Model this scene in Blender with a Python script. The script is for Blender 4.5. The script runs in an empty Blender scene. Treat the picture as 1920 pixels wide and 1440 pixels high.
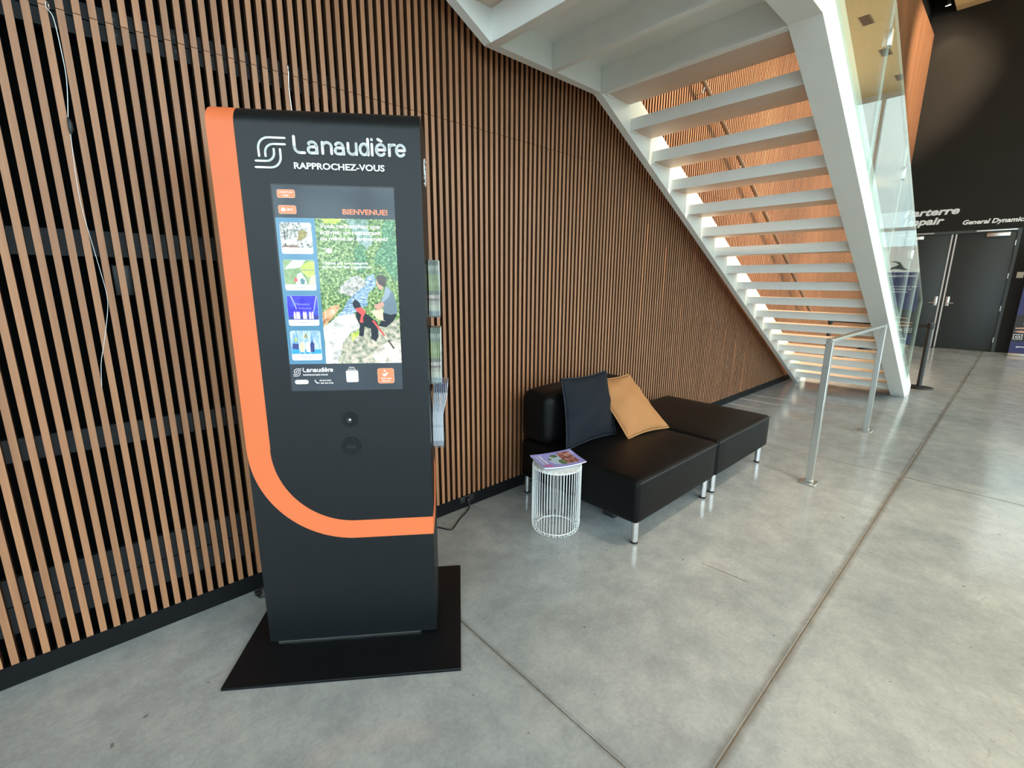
import bpy, bmesh, math, random
from mathutils import Matrix, Vector
random.seed(7)
SC = bpy.context.scene
COL = SC.collection
PI = math.pi

# ------------------------------------------------------------------ camera
cam_d = bpy.data.cameras.new('camera'); cam = bpy.data.objects.new('camera', cam_d); COL.objects.link(cam)
YAW, PITCH, ROLL, FPX, EYE = math.radians(47.370), math.radians(12.451), math.radians(0.331), 864.4, 1.5
fwd = Vector((math.cos(PITCH)*math.cos(YAW), math.cos(PITCH)*math.sin(YAW), -math.sin(PITCH)))
rgt = Vector((math.sin(YAW), -math.cos(YAW), 0)); upv = rgt.cross(fwd)
r2 = rgt*math.cos(ROLL)+upv*math.sin(ROLL); u2 = -rgt*math.sin(ROLL)+upv*math.cos(ROLL)
mw = Matrix((( r2.x, u2.x, -fwd.x, 0), (r2.y, u2.y, -fwd.y, 0), (r2.z, u2.z, -fwd.z, EYE), (0, 0, 0, 1)))
cam.matrix_world = mw
cam_d.sensor_width = 36.0; cam_d.lens = 36.0*FPX/1920.0; cam_d.clip_start = 0.05; cam_d.clip_end = 300
SC.camera = cam

# ------------------------------------------------------------------ sky, light, exposure
W = bpy.data.worlds.new('overcast_sky'); SC.world = W; W.use_nodes = True
bg = W.node_tree.nodes['Background']; bg.inputs[0].default_value = (0.75, 0.90, 1.0, 1); bg.inputs[1].default_value = 6.6
cy = SC.cycles
cy.max_bounces = 7; cy.diffuse_bounces = 4; cy.glossy_bounces = 4; cy.transmission_bounces = 4; cy.transparent_max_bounces = 10
cy.caustics_reflective = False; cy.caustics_refractive = False; cy.use_adaptive_sampling = True; cy.adaptive_threshold = .02; cy.use_denoising = True
vs = SC.view_settings
vs.view_transform = 'Standard'; vs.look = 'None'; vs.gamma = 1.0; vs.use_curve_mapping = False; vs.exposure = -0.14
SCREEN = 1.35        # brightness of the display
WASH = 40.0
UPFILL = 2200.0         # added uplights that brighten the ceiling        # wall washers in the ceiling gap
DOWN = 3400.0        # ceiling downlights over the hall

# ------------------------------------------------------------------ helpers
class MB:
    def __init__(s): s.v = []; s.f = []
    def box(s, x0, x1, y0, y1, z0, z1):
        b = len(s.v)
        s.v += [(x0,y0,z0),(x1,y0,z0),(x1,y1,z0),(x0,y1,z0),(x0,y0,z1),(x1,y0,z1),(x1,y1,z1),(x0,y1,z1)]
        s.f += [tuple(b+i for i in q) for q in ((3,2,1,0),(4,5,6,7),(0,1,5,4),(1,2,6,5),(2,3,7,6),(3,0,4,7))]
        return s
    def prism(s, poly, fn, a, b):
        """poly: list of 2d points; fn(p, q, t) -> xyz; t from a to b"""
        n = len(poly); k = len(s.v)
        s.v += [fn(p[0], p[1], a) for p in poly] + [fn(p[0], p[1], b) for p in poly]
        s.f.append(tuple(k+i for i in reversed(range(n)))); s.f.append(tuple(k+n+i for i in range(n)))
        for i in range(n):
            j = (i+1) % n; s.f.append((k+i, k+j, k+n+j, k+n+i))
        return s
    def cyl(s, p0, p1, r, n=16, r1=None):
        return s.tube([p0, p1], r, n, radii=[r, r if r1 is None else r1])
    def tube(s, pts, r, n=8, radii=None, closed=False):
        pts = [Vector(p) for p in pts]; m = len(pts); k = len(s.v)
        up = None
        for i, p in enumerate(pts):
            if closed: t = pts[(i+1) % m]-pts[i-1]
            else: t = pts[min(i+1, m-1)]-pts[max(i-1, 0)]
            t.normalize()
            if up is None:
                up = Vector((0,0,1)) if abs(t.z) < .9 else Vector((1,0,0))
            a = t.cross(up)
            if a.length < 1e-6: a = t.cross(Vector((0,1,0)))
            a.normalize(); b = t.cross(a); up = b if False else up
            if i and (a-lasta).length > (a+lasta).length: a = -a; b = -b
            lasta = a.copy()
            rr = radii[i] if radii else r
            for q in range(n):
                c = 2*PI*q/n; s.v.append(tuple(p+a*(rr*math.cos(c))+b*(rr*math.sin(c))))
        for i in range(m if closed else m-1):
            j = (i+1) % m
            for q in range(n):
                w = (q+1) % n; s.f.append((k+i*n+q, k+i*n+w, k+j*n+w, k+j*n+q))
        if not closed:
            s.f.append(tuple(k+q for q in reversed(range(n)))); s.f.append(tuple(k+(m-1)*n+q for q in range(n)))
        return s
    def lathe(s, prof, c=(0,0,0), n=32):
        k = len(s.v)
        for r, z in prof:
            for q in range(n):
                a = 2*PI*q/n; s.v.append((c[0]+r*math.cos(a), c[1]+r*math.sin(a), c[2]+z))
        for i in range(len(prof)-1):
            for q in range(n):
                w = (q+1) % n; s.f.append((k+i*n+q, k+i*n+w, k+(i+1)*n+w, k+(i+1)*n+q))
        s.f.append(tuple(k+q for q in reversed(range(n)))); s.f.append(tuple(k+(len(prof)-1)*n+q for q in range(n)))
        return s
    def build(s, name, mat, parent=None, smooth=False, bevel=0, seg=2):
        me = bpy.data.meshes.new(name); me.from_pydata(s.v, [], s.f)
        bm = bmesh.new(); bm.from_mesh(me)
        bmesh.ops.recalc_face_normals(bm, faces=bm.faces)
        if bevel:
            bmesh.ops.bevel(bm, geom=[e for e in bm.edges if e.is_manifold and e.calc_face_angle(0) > .5], offset=bevel, segments=seg, profile=.5, affect='EDGES', clamp_overlap=True)
        bm.to_mesh(me); bm.free()
        return link(name, me, mat, parent, smooth)
def link(name, me, mat, parent=None, smooth=False):
    me.materials.clear(); me.materials.append(mat)
    if smooth:
        for p in me.polygons: p.use_smooth = True
        me.set_sharp_from_angle(angle=math.radians(38))
    o = bpy.data.objects.new(name, me); COL.objects.link(o)
    if parent: o.parent = parent
    return o
def mk(name, mat, parent, *boxes, bevel=0, seg=2, smooth=False):
    m = MB()
    for b in boxes: m.box(*b)
    return m.build(name, mat, parent, bevel=bevel, seg=seg, smooth=smooth or bool(bevel))
def empty(name, loc=(0,0,0), rz=0):
    o = bpy.data.objects.new(name, None); COL.objects.link(o); o.location = loc; o.rotation_euler = (0,0,rz); o.empty_display_size = .1
    return o
def tag(o, label=None, cat=None, group=None, kind=None):
    if label: o['label'] = label
    if cat: o['category'] = cat
    if group: o['group'] = group
    if kind: o['kind'] = kind
    return o
def struct(o, label=None, cat=None): return tag(o, label, cat, kind='structure')
def copy_tree(o, parent=None):
    c = o.copy(); COL.objects.link(c); c.parent = parent
    for ch in list(o.children): copy_tree(ch, c)
    return c
XZ = lambda y: (lambda p, q, t: (p, t, q))
def arc(cx, cz, r, a0, a1, n=10, rz=None):
    rz = r if rz is None else rz
    return [(cx+r*math.cos(math.radians(a0+(a1-a0)*i/n)), cz+rz*math.sin(math.radians(a0+(a1-a0)*i/n))) for i in range(n+1)]

# ------------------------------------------------------------------ materials
def mat(name, col, rough=.5, metal=0, spec=.5, coat=0, emit=None, es=0, var=0, scale=20, bump=0, bscale=200):
    m = bpy.data.materials.new(name); m.use_nodes = True; nt = m.node_tree; b = nt.nodes['Principled BSDF']
    b.inputs['Base Color'].default_value = (*col, 1); b.inputs['Roughness'].default_value = rough
    b.inputs['Metallic'].default_value = metal; b.inputs['Specular IOR Level'].default_value = spec
    b.inputs['Coat Weight'].default_value = coat
    if emit: m.cycles.emission_sampling = 'NONE'
    if emit: b.inputs['Emission Color'].default_value = (*emit, 1); b.inputs['Emission Strength'].default_value = es
    if var or bump:
        tc = nt.nodes.new('ShaderNodeTexCoord')
    if var:
        n = nt.nodes.new('ShaderNodeTexNoise'); n.inputs['Scale'].default_value = scale; n.inputs['Detail'].default_value = 5
        nt.links.new(tc.outputs['Object'], n.inputs['Vector'])
        mx = nt.nodes.new('ShaderNodeMixRGB'); mx.inputs[1].default_value = (*[max(0, c*(1-var)) for c in col], 1); mx.inputs[2].default_value = (*[min(1, c*(1+var)) for c in col], 1)
        nt.links.new(n.outputs['Fac'], mx.inputs[0]); nt.links.new(mx.outputs[0], b.inputs['Base Color'])
    if bump:
        n2 = nt.nodes.new('ShaderNodeTexNoise'); n2.inputs['Scale'].default_value = bscale; n2.inputs['Detail'].default_value = 3
        nt.links.new(tc.outputs['Object'], n2.inputs['Vector'])
        bp = nt.nodes.new('ShaderNodeBump'); bp.inputs['Strength'].default_value = bump; bp.inputs['Distance'].default_value = .002
        nt.links.new(n2.outputs['Fac'], bp.inputs['Height']); nt.links.new(bp.outputs['Normal'], b.inputs['Normal'])
    return m
def glow(name, col, k=1.0):
    """a lit part of the display, under its glossy glass"""
    return mat(name, (.01,.01,.01), .12, 0, .5, emit=col, es=SCREEN*k)
def glass_mat(name, tint=(.93,.97,.95), refl=(1,1,1)):
    m = bpy.data.materials.new(name); m.use_nodes = True; nt = m.node_tree; nt.nodes.clear()
    out = nt.nodes.new('ShaderNodeOutputMaterial'); mx = nt.nodes.new('ShaderNodeMixShader'); fr = nt.nodes.new('ShaderNodeFresnel')
    ge = nt.nodes.new('ShaderNodeNewGeometry'); mr = nt.nodes.new('ShaderNodeMapRange'); mr.inputs[3].default_value = 1.5; mr.inputs[4].default_value = 1/1.5      # same strength on both faces
    nt.links.new(ge.outputs['Backfacing'], mr.inputs[0]); nt.links.new(mr.outputs[0], fr.inputs[0])
    tr = nt.nodes.new('ShaderNodeBsdfTransparent'); tr.inputs[0].default_value = (*tint, 1)
    gl = nt.nodes.new('ShaderNodeBsdfGlossy'); gl.inputs[0].default_value = (*refl, 1); gl.inputs['Roughness'].default_value = .0
    nt.links.new(fr.outputs[0], mx.inputs[0]); nt.links.new(tr.outputs[0], mx.inputs[1]); nt.links.new(gl.outputs[0], mx.inputs[2]); nt.links.new(mx.outputs[0], out.inputs[0])
    return m
def wood_mat(name, c0, c1, grain=(60,60,2.5), rough=.45, spec=.4):
    m = bpy.data.materials.new(name); m.use_nodes = True; nt = m.node_tree; b = nt.nodes['Principled BSDF']
    tc = nt.nodes.new('ShaderNodeTexCoord'); mp = nt.nodes.new('ShaderNodeMapping'); mp.inputs['Scale'].default_value = grain
    oi = nt.nodes.new('ShaderNodeObjectInfo'); ge = nt.nodes.new('ShaderNodeNewGeometry')
    ad = nt.nodes.new('ShaderNodeMath'); ad.operation = 'ADD'; nt.links.new(oi.outputs['Random'], ad.inputs[0]); nt.links.new(ge.outputs['Random Per Island'], ad.inputs[1])
    fc = nt.nodes.new('ShaderNodeMath'); fc.operation = 'FRACT'; nt.links.new(ad.outputs[0], fc.inputs[0])
    cb = nt.nodes.new('ShaderNodeVectorMath'); cb.operation = 'ADD'; nt.links.new(tc.outputs['Object'], mp.inputs[0]); nt.links.new(mp.outputs[0], cb.inputs[0])
    sc = nt.nodes.new('ShaderNodeMath'); sc.operation = 'MULTIPLY'; sc.inputs[1].default_value = 37; nt.links.new(fc.outputs[0], sc.inputs[0]); nt.links.new(sc.outputs[0], cb.inputs[1])
    n = nt.nodes.new('ShaderNodeTexNoise'); n.inputs['Scale'].default_value = 1; n.inputs['Detail'].default_value = 6; n.inputs['Roughness'].default_value = .65
    nt.links.new(cb.outputs[0], n.inputs['Vector'])
    mx = nt.nodes.new('ShaderNodeMixRGB'); mx.inputs[1].default_value = (*c0,1); mx.inputs[2].default_value = (*c1,1); nt.links.new(n.outputs['Fac'], mx.inputs[0])
    hs = nt.nodes.new('ShaderNodeHueSaturation'); nt.links.new(mx.outputs[0], hs.inputs['Color'])
    mr = nt.nodes.new('ShaderNodeMapRange'); mr.inputs[3].default_value = .86; mr.inputs[4].default_value = 1.12; nt.links.new(fc.outputs[0], mr.inputs[0]); nt.links.new(mr.outputs[0], hs.inputs['Value'])
    nt.links.new(hs.outputs[0], b.inputs['Base Color']); b.inputs['Roughness'].default_value = rough; b.inputs['Specular IOR Level'].default_value = spec
    return m
JX0, JDX, JY0 = 1.06, 3.57, 0.418
def concrete_mat():
    m = bpy.data.materials.new('polished_concrete'); m.use_nodes = True; nt = m.node_tree; b = nt.nodes['Principled BSDF']; N = nt.nodes.new; L = nt.links.new
    ge = N('ShaderNodeNewGeometry'); pos = ge.outputs['Position']
    def noise(scale, det, rough=.55, vec=None):
        n = N('ShaderNodeTexNoise'); n.inputs['Scale'].default_value = scale; n.inputs['Detail'].default_value = det; n.inputs['Roughness'].default_value = rough; L(vec or pos, n.inputs['Vector']); return n.outputs['Fac']
    def ramp(f, p0, c0, p1, c1):
        r = N('ShaderNodeValToRGB'); r.color_ramp.elements[0].position = p0; r.color_ramp.elements[0].color = (*c0,1); r.color_ramp.elements[1].position = p1; r.color_ramp.elements[1].color = (*c1,1); L(f, r.inputs[0]); return r.outputs[0]
    base = ramp(noise(.9, 8, .62), .34, (.315,.338,.346), .66, (.450,.460,.454))
    mott = ramp(noise(6, 8, .7), .38, (.82,.83,.84), .62, (1.06,1.06,1.05))
    fine = ramp(noise(60, 4, .7), .35, (.92,.92,.92), .65, (1.05,1.05,1.05))
    def mul(a, c):
        x = N('ShaderNodeMixRGB'); x.blend_type = 'MULTIPLY'; x.inputs[0].default_value = 1; L(a, x.inputs[1]); L(c, x.inputs[2]); return x.outputs[0]
    col = mul(mul(base, mott), fine)
    # dark scuffs, stretched
    mp = N('ShaderNodeMapping'); mp.inputs['Scale'].default_value = (1.4, 4.0, 1); mp.inputs['Rotation'].default_value = (0,0,.6); L(pos, mp.inputs[0])
    scf = ramp(noise(3.1, 6, .7, mp.outputs[0]), .665, (1,1,1), .73, (.66,.64,.6))
    spk = ramp(noise(17, 2, .5), .735, (1,1,1), .76, (.5,.48,.45))
    col = mul(mul(col, scf), spk)
    # dirt worn in along the saw cuts
    sp = N('ShaderNodeSeparateXYZ'); L(pos, sp.inputs[0])
    def M(op, a, c=None, k=None):
        x = N('ShaderNodeMath'); x.operation = op; L(a, x.inputs[0])
        if c is not None: L(c, x.inputs[1])
        if k is not None: x.inputs[1].default_value = k
        return x.outputs[0]
    def dist(o, p, per):
        a = M('ADD', o, k=-p+per*50+per/2); a = M('MODULO', a, k=per); a = M('ADD', a, k=-per/2); return M('ABSOLUTE', a)
    dx = dist(sp.outputs[0], JX0, JDX); dy = dist(sp.outputs[1], JY0, JDX)
    wob = noise(9, 5, .7); wob = M('MULTIPLY', wob, k=.030)
    def mask(d, w):
        a = M('DIVIDE', M('ADD', d, wob), k=w); r = N('ShaderNodeMapRange'); r.inputs[1].default_value = .55; r.inputs[2].default_value = 1.25; r.inputs[3].default_value = .66; r.inputs[4].default_value = 0; L(a, r.inputs[0]); return r.outputs[0]
    mk_ = M('MAXIMUM', M('MULTIPLY', mask(dx, .027), k=.8), mask(dy, .036))
    x = N('ShaderNodeMixRGB'); L(mk_, x.inputs[0]); L(col, x.inputs[1]); x.inputs[2].default_value = (.13,.105,.08,1)
    L(x.outputs[0], b.inputs['Base Color'])
    rr = N('ShaderNodeMapRange'); rr.inputs[3].default_value = .07; rr.inputs[4].default_value = .22; L(noise(2.3, 6), rr.inputs[0]); L(rr.outputs[0], b.inputs['Roughness'])
    b.inputs['Specular IOR Level'].default_value = .55
    bp = N('ShaderNodeBump'); bp.inputs['Strength'].default_value = .06; bp.inputs['Distance'].default_value = .004; L(noise(45, 4), bp.inputs['Height']); L(bp.outputs[0], b.inputs['Normal'])
    return m
M_CONC = concrete_mat()
M_JOINT = mat('joint_filler', (.26,.22,.17), .7, var=.3, scale=30)
M_SLAT = wood_mat('slat_wood', (.27,.112,.053), (.50,.250,.128))
M_BACK = mat('black_felt', (.006,.006,.006), .9, spec=.1)
M_RAIL = mat('charcoal_batten', (.022,.022,.024), .7, var=.3, scale=6)
M_BASE = mat('black_baseboard', (.005,.0055,.0065), .5, spec=.18, var=.3, scale=5)
M_ENDW = mat('black_wall_paint', (.021,.0195,.0165), .6, spec=.2, var=.2, scale=2)
M_DOOR = mat('charcoal_door_paint', (.030,.036,.035), .45, var=.12, scale=3)
M_DFR = mat('grey_door_frame', (.055,.065,.064), .45, var=.1, scale=5)
M_STEELW = mat('white_painted_steel', (.86,.87,.82), .33, spec=.45, var=.05, scale=6, bump=.15, bscale=90)
M_TREADT = mat('pale_tread_top', (.68,.52,.41), .38, var=.08, scale=10)
M_CHROME = mat('chrome', (.78,.79,.80), .12, 1)
M_BRUSH = mat('brushed_steel', (.62,.63,.60), .34, 1, var=.06, scale=40)
M_SATIN = mat('satin_door_metal', (.74,.72,.68), .3, 1)
M_BLACKP = mat('black_plastic', (.012,.012,.013), .45)
M_VINYL = mat('black_leatherette', (.0035,.0035,.0038), .44, spec=.15, var=.12, scale=12, bump=.25, bscale=320)
M_NAVY = mat('navy_linen', (.011,.0135,.019), .85, spec=.2, var=.35, scale=160, bump=.5, bscale=420)
M_OCHRE = mat('ochre_linen', (.45,.205,.080), .85, spec=.2, var=.16, scale=180, bump=.5, bscale=420)
M_OCHREP = mat('ochre_piping', (.55,.28,.12), .85, spec=.2, var=.1, scale=100)
M_NAVYP = mat('navy_piping', (.03,.035,.05), .85, spec=.2, var=.1, scale=100)
M_WIRE = mat('white_wire', (.86,.87,.86), .35, var=.03, scale=20)
M_ANTH = mat('anthracite_powdercoat', (.0045,.0060,.0078), .40, spec=.36, var=.08, scale=8, bump=.12, bscale=900)
M_ORANGE = mat('orange_paint', (.82,.185,.066), .45, spec=.3, var=.03, scale=6)
M_PLATE = mat('black_steel_plate', (.005,.0058,.0075), .38, spec=.25, var=.15, scale=12)
M_WHITEL = mat('white_letter', (.96,.97,.97), .5, var=.02, scale=30)
M_ACRYL = glass_mat('clear_acrylic', (.92,.94,.95))
M_GLASS = glass_mat('balustrade_glass', (.90,.95,.92))
M_GEDGE = mat('green_glass_edge', (.72,.86,.80), .2, var=.05, scale=10)
M_PANE = glass_mat('window_glass', (.94,.97,.96))
M_CEIL = wood_mat('yellow_wood_ceiling', (.72,.53,.25), (.86,.69,.38), (2.5,60,60), .5)
M_BACKW = mat('pale_plaster', (.72,.73,.71), .7, var=.15, scale=2)
M_SOFF = mat('black_soffit', (.006,.006,.006), .8)
M_MULL = mat('pale_mullion', (.55,.58,.58), .45, var=.05, scale=4)
M_CEMENT = mat('outdoor_paving', (.10,.105,.10), .8, var=.15, scale=3)

# ------------------------------------------------------------------ setting
YW = 2.34        # face of the slatted wall
XE = 15.25       # black end wall
XF = 19.9        # far window wall
XB, YR = -6.08, -6.72
ZC = 7.45
# floor: slabs parted by saw cuts
floor = struct(mk('floor', M_JOINT, None, (XB, XF+.3, YR, YW+.06, -.05, -.004)), 'grey polished concrete floor with dirty saw-cut joints')
xs = [JX0+JDX*k for k in range(-2, 6)]+[XF+.3]; ys = [JY0-2*JDX, JY0-JDX, JY0, YW+.06]
for i in range(len(xs)-1):
    for j in range(len(ys)-1):
        g = .0025
        mk('slab', M_CONC, floor, (xs[i]+g, xs[i+1]-g, ys[j]+g, ys[j+1]-g, -.03, 0), bevel=.0015, seg=1)
struct(mk('ground', M_CEMENT, None, (-60, 80, -70, 40, -.4, -.3)), 'pale paving outside the windows')

MB().prism([(2.301,.954),(2.308,.84),(2.315,.718),(2.318,.718),(2.312,.84),(2.303,.954)], lambda p, q, t: (p, q, t), .0002, .0006).build('hairline_crack', mat('dark_crack', (.08,.07,.06), .8), floor)
# slatted wall
wall = struct(mk('wall_left', M_BACK, None, (XB, XE+.1, YW+.10, YW+.25, 0, 7.9)), 'wooden slat wall over a black backing')
PITCH_S, WID, DEP, ZS0, ZS1, SEAM = .0420, .0210, .036, .085, 7.08, 2.385
def slat_boxes(m, x):
    m.box(x, x+WID, YW, YW+DEP, ZS0, SEAM-.0012); m.box(x, x+WID, YW, YW+DEP, SEAM+.0012, ZS1)
M_SLATSHADE = mat('shaded_slat_side', (.085,.038,.018), .6, spec=.2, var=.2, scale=8)
def shade_sides(o):                                  # shade of the gaps put into the side colour, same wood as the fronts
    o.data.materials.append(M_SLATSHADE)
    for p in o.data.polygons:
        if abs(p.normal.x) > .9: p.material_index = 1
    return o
ms = MB(); slat_boxes(ms, 0)
s0 = shade_sides(ms.build('slat', M_SLAT, wall))
XS0 = -.389-2*PITCH_S
for k in range(300):
    o = s0 if k == 0 else s0.copy()
    if k: COL.objects.link(o); o.parent = wall
    o.location = (XS0+k*PITCH_S, 0, 0)
ms = MB(); x = XS0+300*PITCH_S
while x < XE-.02: slat_boxes(ms, x); x += PITCH_S
x = XS0-PITCH_S
while x > XS0-50*PITCH_S: slat_boxes(ms, x); x -= PITCH_S
tag(shade_sides(ms.build('remaining_slats', M_SLAT, wall)), kind='stuff')
yb = YW+DEP
for z0, z1 in ((.185,.295),(.30,.41),(.85,.936),(1.585,1.678),(2.335,2.386),(2.390,2.44),(3.5,3.6),(4.6,4.7),(5.7,5.8),(6.8,6.9)):
    mk('batten', M_RAIL, wall, (XS0-2, XE, yb, yb+.03, z0, z1))
for x in (.225, .405, 1.0):
    for z in (1.632, 2.365, 2.415):
        MB().cyl((x, yb-.002, z), (x, yb+.004, z), .006, 10).build('screw_head', M_BLACKP, wall)
mk('junction_box', M_BLACKP, wall, (.10,.165,yb+.005,yb+.04,1.44,1.556), bevel=.004)
struct(mk('baseboard_left', M_BASE, None, (XB, XE, YW-.002, YW+.034, 0, ZS0)), 'black baseboard under the slat wall')

# black end wall with double doors
wend = struct(mk('wall_end', M_ENDW, None, (XE, XE+.12, 2.31, YW+.25, 0, ZC+.6), (XE, XE+.12, -.12, .245, 0, ZC+.6), (XE, XE+.12, .245, 2.31, 2.72, ZC+.6), (XE, XF, -.12, -.02, 0, ZC), (XE+.121, XE+.2, -.02, YW+.25, 0, ZC+.6)), 'black painted end wall around the double doors')
fr = struct(mk('trim_1', M_DFR, None, (XE-.015, XE+.1, .238, .296, 0, 2.72), (XE-.015, XE+.1, 2.285, 2.335, 0, 2.72), (XE-.015, XE+.1, .296, 2.285, 2.658, 2.72)), 'grey steel frame of the double doors')
def door(name, y0, y1, hy, sgn, label):
    d = struct(mk(name, M_DOOR, None, (XE+.012, XE+.057, y0, y1, .008, 2.652), bevel=.003), label)
    a = y0 if sgn > 0 else y1                       # meeting edge
    mk('meeting_strip', M_SATIN, d, (XE-.004, XE+.012, min(a, a+sgn*.026), max(a, a+sgn*.026), .01, 2.65))
    hp = a+sgn*.085
    pl = mk('handle_plate', M_SATIN, d, (XE+.004, XE+.012, hp-.032, hp+.032, 1.005, 1.225), bevel=.002)
    m = MB(); m.cyl((XE+.004, hp, 1.075), (XE-.05, hp, 1.075), .011, 12); m.tube([(XE-.05, hp, 1.075), (XE-.052, hp+sgn*.05, 1.075), (XE-.05, hp+sgn*.115, 1.073)], .010, 10); m.build('lever', M_SATIN, pl, smooth=True)
    cy = a+sgn*.70
    c = mk('door_closer', M_SATIN, d, (XE-.045, XE+.012, cy-.185, cy+.185, 2.56, 2.645), bevel=.006)
    mk('closer_arm', M_SATIN, c, (XE-.05, XE-.028, min(a+sgn*.34, a+sgn*.98), max(a+sgn*.34, a+sgn*.98), 2.682, 2.706))
    for z in (.27,.98,1.70,2.41): MB().cyl((XE-.006, hy, z-.055), (XE-.006, hy, z+.055), .011, 10).build('hinge', M_SATIN, d)
door('door_1', 1.332, 2.282, 2.284, 1, 'dark charcoal door leaf next to the slat wall corner')
door('door_2', .300, 1.288, .297, -1, 'dark charcoal door leaf next to the roll-up banner')
mk('meeting_gap', M_BLACKP, fr, (XE+.02, XE+.05, 1.288, 1.332, 0, 2.655))

# ceiling, gap and lamps
ceil = struct(mk('ceiling', M_CEIL, None, (XB, XF+.3, YR, 2.02, ZC, ZC+.12)), 'yellow wooden ceiling with dark slots')
M_SLOT = mat('dark_slot', (.035,.022,.015), .7)
for k in range(10):
    for y in (-1.77, -4.6):
        xx = 14.41+2.2*(k-6.0)
        if xx < XF: mk('ceiling_slot', M_SLOT, ceil, (xx-.42, xx+.10, y-.11, y+.11, ZC-.004, ZC+.02))
struct(mk('trim_2', M_SOFF, None, (XB, XE+.12, 1.98, YW+.25, ZC+.45, ZC+.55), (XB, XE+.12, 2.02, 2.04, ZC+.10, ZC+.5)), 'black gap between ceiling and slat wall')
M_LAMP = mat('lamp_lens', (.9,.8,.6), .4, emit=(1,.78,.5), es=14)
def washer(x, label, power):
    t = empty('track_spotlight', (x, 2.13, ZC+.10)); tag(t, label, 'spotlight', 'spotlights in the ceiling gap')
    m = MB(); m.cyl((0,0,.06), (.05,-.0,-.10), .055, 20); m.build('housing', M_BLACKP, t, smooth=True)
    m = MB(); m.cyl((.0505,0,-.1015), (.0507,0,-.1022), .047, 20); m.build('lens', M_LAMP, t)
    m = MB(); m.cyl((0,0,.06), (0,0,.45), .012, 10); m.build('stem', M_BLACKP, t)
    l = bpy.data.lights.new('spot_lamp', 'SPOT'); l.energy = power; l.color = (1,.80,.58); l.spot_size = math.radians(75); l.spot_blend = .6; l.shadow_soft_size = .05
    lo = bpy.data.objects.new('spot_lamp', l); COL.objects.link(lo); lo.parent = t; lo.location = (.06,-.03,-.13)
    d = Vector((.12, -.10, -1)); lo.rotation_euler = d.to_track_quat('-Z','Y').to_euler()
for x, w in ((11.6,'far slat wall'),(14.78,'black end wall corner')):
    washer(x, 'black ceiling spotlight glowing warm above the '+w, WASH)
def downlight(x, y, aim, label, power):
    t = empty('ceiling_spotlight', (x, y, ZC)); tag(t, label, 'spotlight', 'spotlights under the hall ceiling')
    d = (Vector(aim)-Vector((x, y, ZC-.16))).normalized()
    MB().cyl((0,0,0), (0,0,-.10), .012, 10).build('stem', M_BLACKP, t)
    c = Vector((0,0,-.15)); MB().cyl(c-d*.08, c+d*.08, .055, 20).build('housing', M_BLACKP, t, smooth=True)
    MB().cyl(c+d*.0802, c+d*.081, .047, 20).build('lens', M_LAMP, t)
    l = bpy.data.lights.new('spot_lamp', 'SPOT'); l.energy = power; l.color = (1,.80,.58); l.spot_size = math.radians(38); l.spot_blend = .7; l.shadow_soft_size = .05
    lo = bpy.data.objects.new('spot_lamp', l); COL.objects.link(lo); lo.parent = t; lo.location = c+d*.10; lo.rotation_euler = d.to_track_quat('-Z','Y').to_euler()
for x, y, aim, w in ((4.0,-1.6,(5.0,2.3,3.1),'upper treads'),(6.4,-1.6,(7.2,2.3,2.2),'middle treads'),(8.8,-1.6,(9.8,2.3,1.5),'stair foot'),(11.6,-1.6,(14.4,2.3,6.1),'far slat wall'),(3.2,-1.0,(2.9,-.5,0),'floor beside the railing')):
    downlight(x, y, aim, 'black ceiling spotlight aimed at the '+w, DOWN*(.35 if 'floor' in w else 1))

def uplight(x, label):  # added unseen lamps, there only to lift the ceiling brightness
    t = empty('added_fill_uplight', (x, YR+.12, 5.2)); tag(t, label, 'uplight', 'added uplights brightening the ceiling')
    mk('bracket', M_BLACKP, t, (-.03,.03,-.12,.0,-.03,.03)); MB().cyl((0,.05,-.08),(0,.09,.08),.07,20).build('housing', M_BLACKP, t, smooth=True)
    MB().cyl((0,.0902,.0808),(0,.0904,.0816),.06,20).build('lens', M_LAMP, t)
    l = bpy.data.lights.new('fill_lamp', 'SPOT'); l.energy = UPFILL; l.color = (1,.86,.58); l.spot_size = math.radians(110); l.spot_blend = .8; l.shadow_soft_size = .06
    lo = bpy.data.objects.new('fill_lamp', l); COL.objects.link(lo); lo.parent = t; lo.location = (0,.10,.12); lo.rotation_euler = Vector((0,.62,.78)).to_track_quat('-Z','Y').to_euler()
for x, w in ((3.76,'second'),(11.14,'fifth'),(16.06,'seventh')): uplight(x, 'added black fill uplight on the '+w+' mullion of the window wall')

# window walls: right side, behind, and far end
def curtain(name, label, a0, a1, step, fn, z1):
    first = True; root = None
    n = round((a1-a0)/step)
    m = MB(); 
    for z0, zz in ((0,.12),(z1-.12, z1),(3.2,3.3)): m.box(*fn(a0, a1, -.05, .05), z0, zz)
    m.box(*fn(a0, a1, -.08, .08), z1, ZC+.12)
    root = struct(m.build(name, M_MULL, None), label)
    for i in range(n+1):
        a = a0+(a1-a0)*i/n; mk('mullion', M_MULL, root, (*fn(a-.05, a+.05, -.07, .07), 0, z1))
    for i in range(n):
        a = a0+(a1-a0)*i/n; b = a0+(a1-a0)*(i+1)/n
        for z0, zz in ((.12,3.2),(3.3,z1-.12)): mk('pane', M_PANE, root, (*fn(a+.05, b-.05, -.006, .006), z0, zz))
    return root
curtain('wall_right', 'glazed window wall with pale mullions', XB, XF, 2.46, lambda a, b, c, d: (a, b, YR+c, YR+d), 6.9)
struct(mk('wall_back', M_BACKW, None, (XB-.1, XB+.05, 0.6, YW+.25, 0, ZC+.5)), 'pale plaster wall behind the camera')
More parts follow.
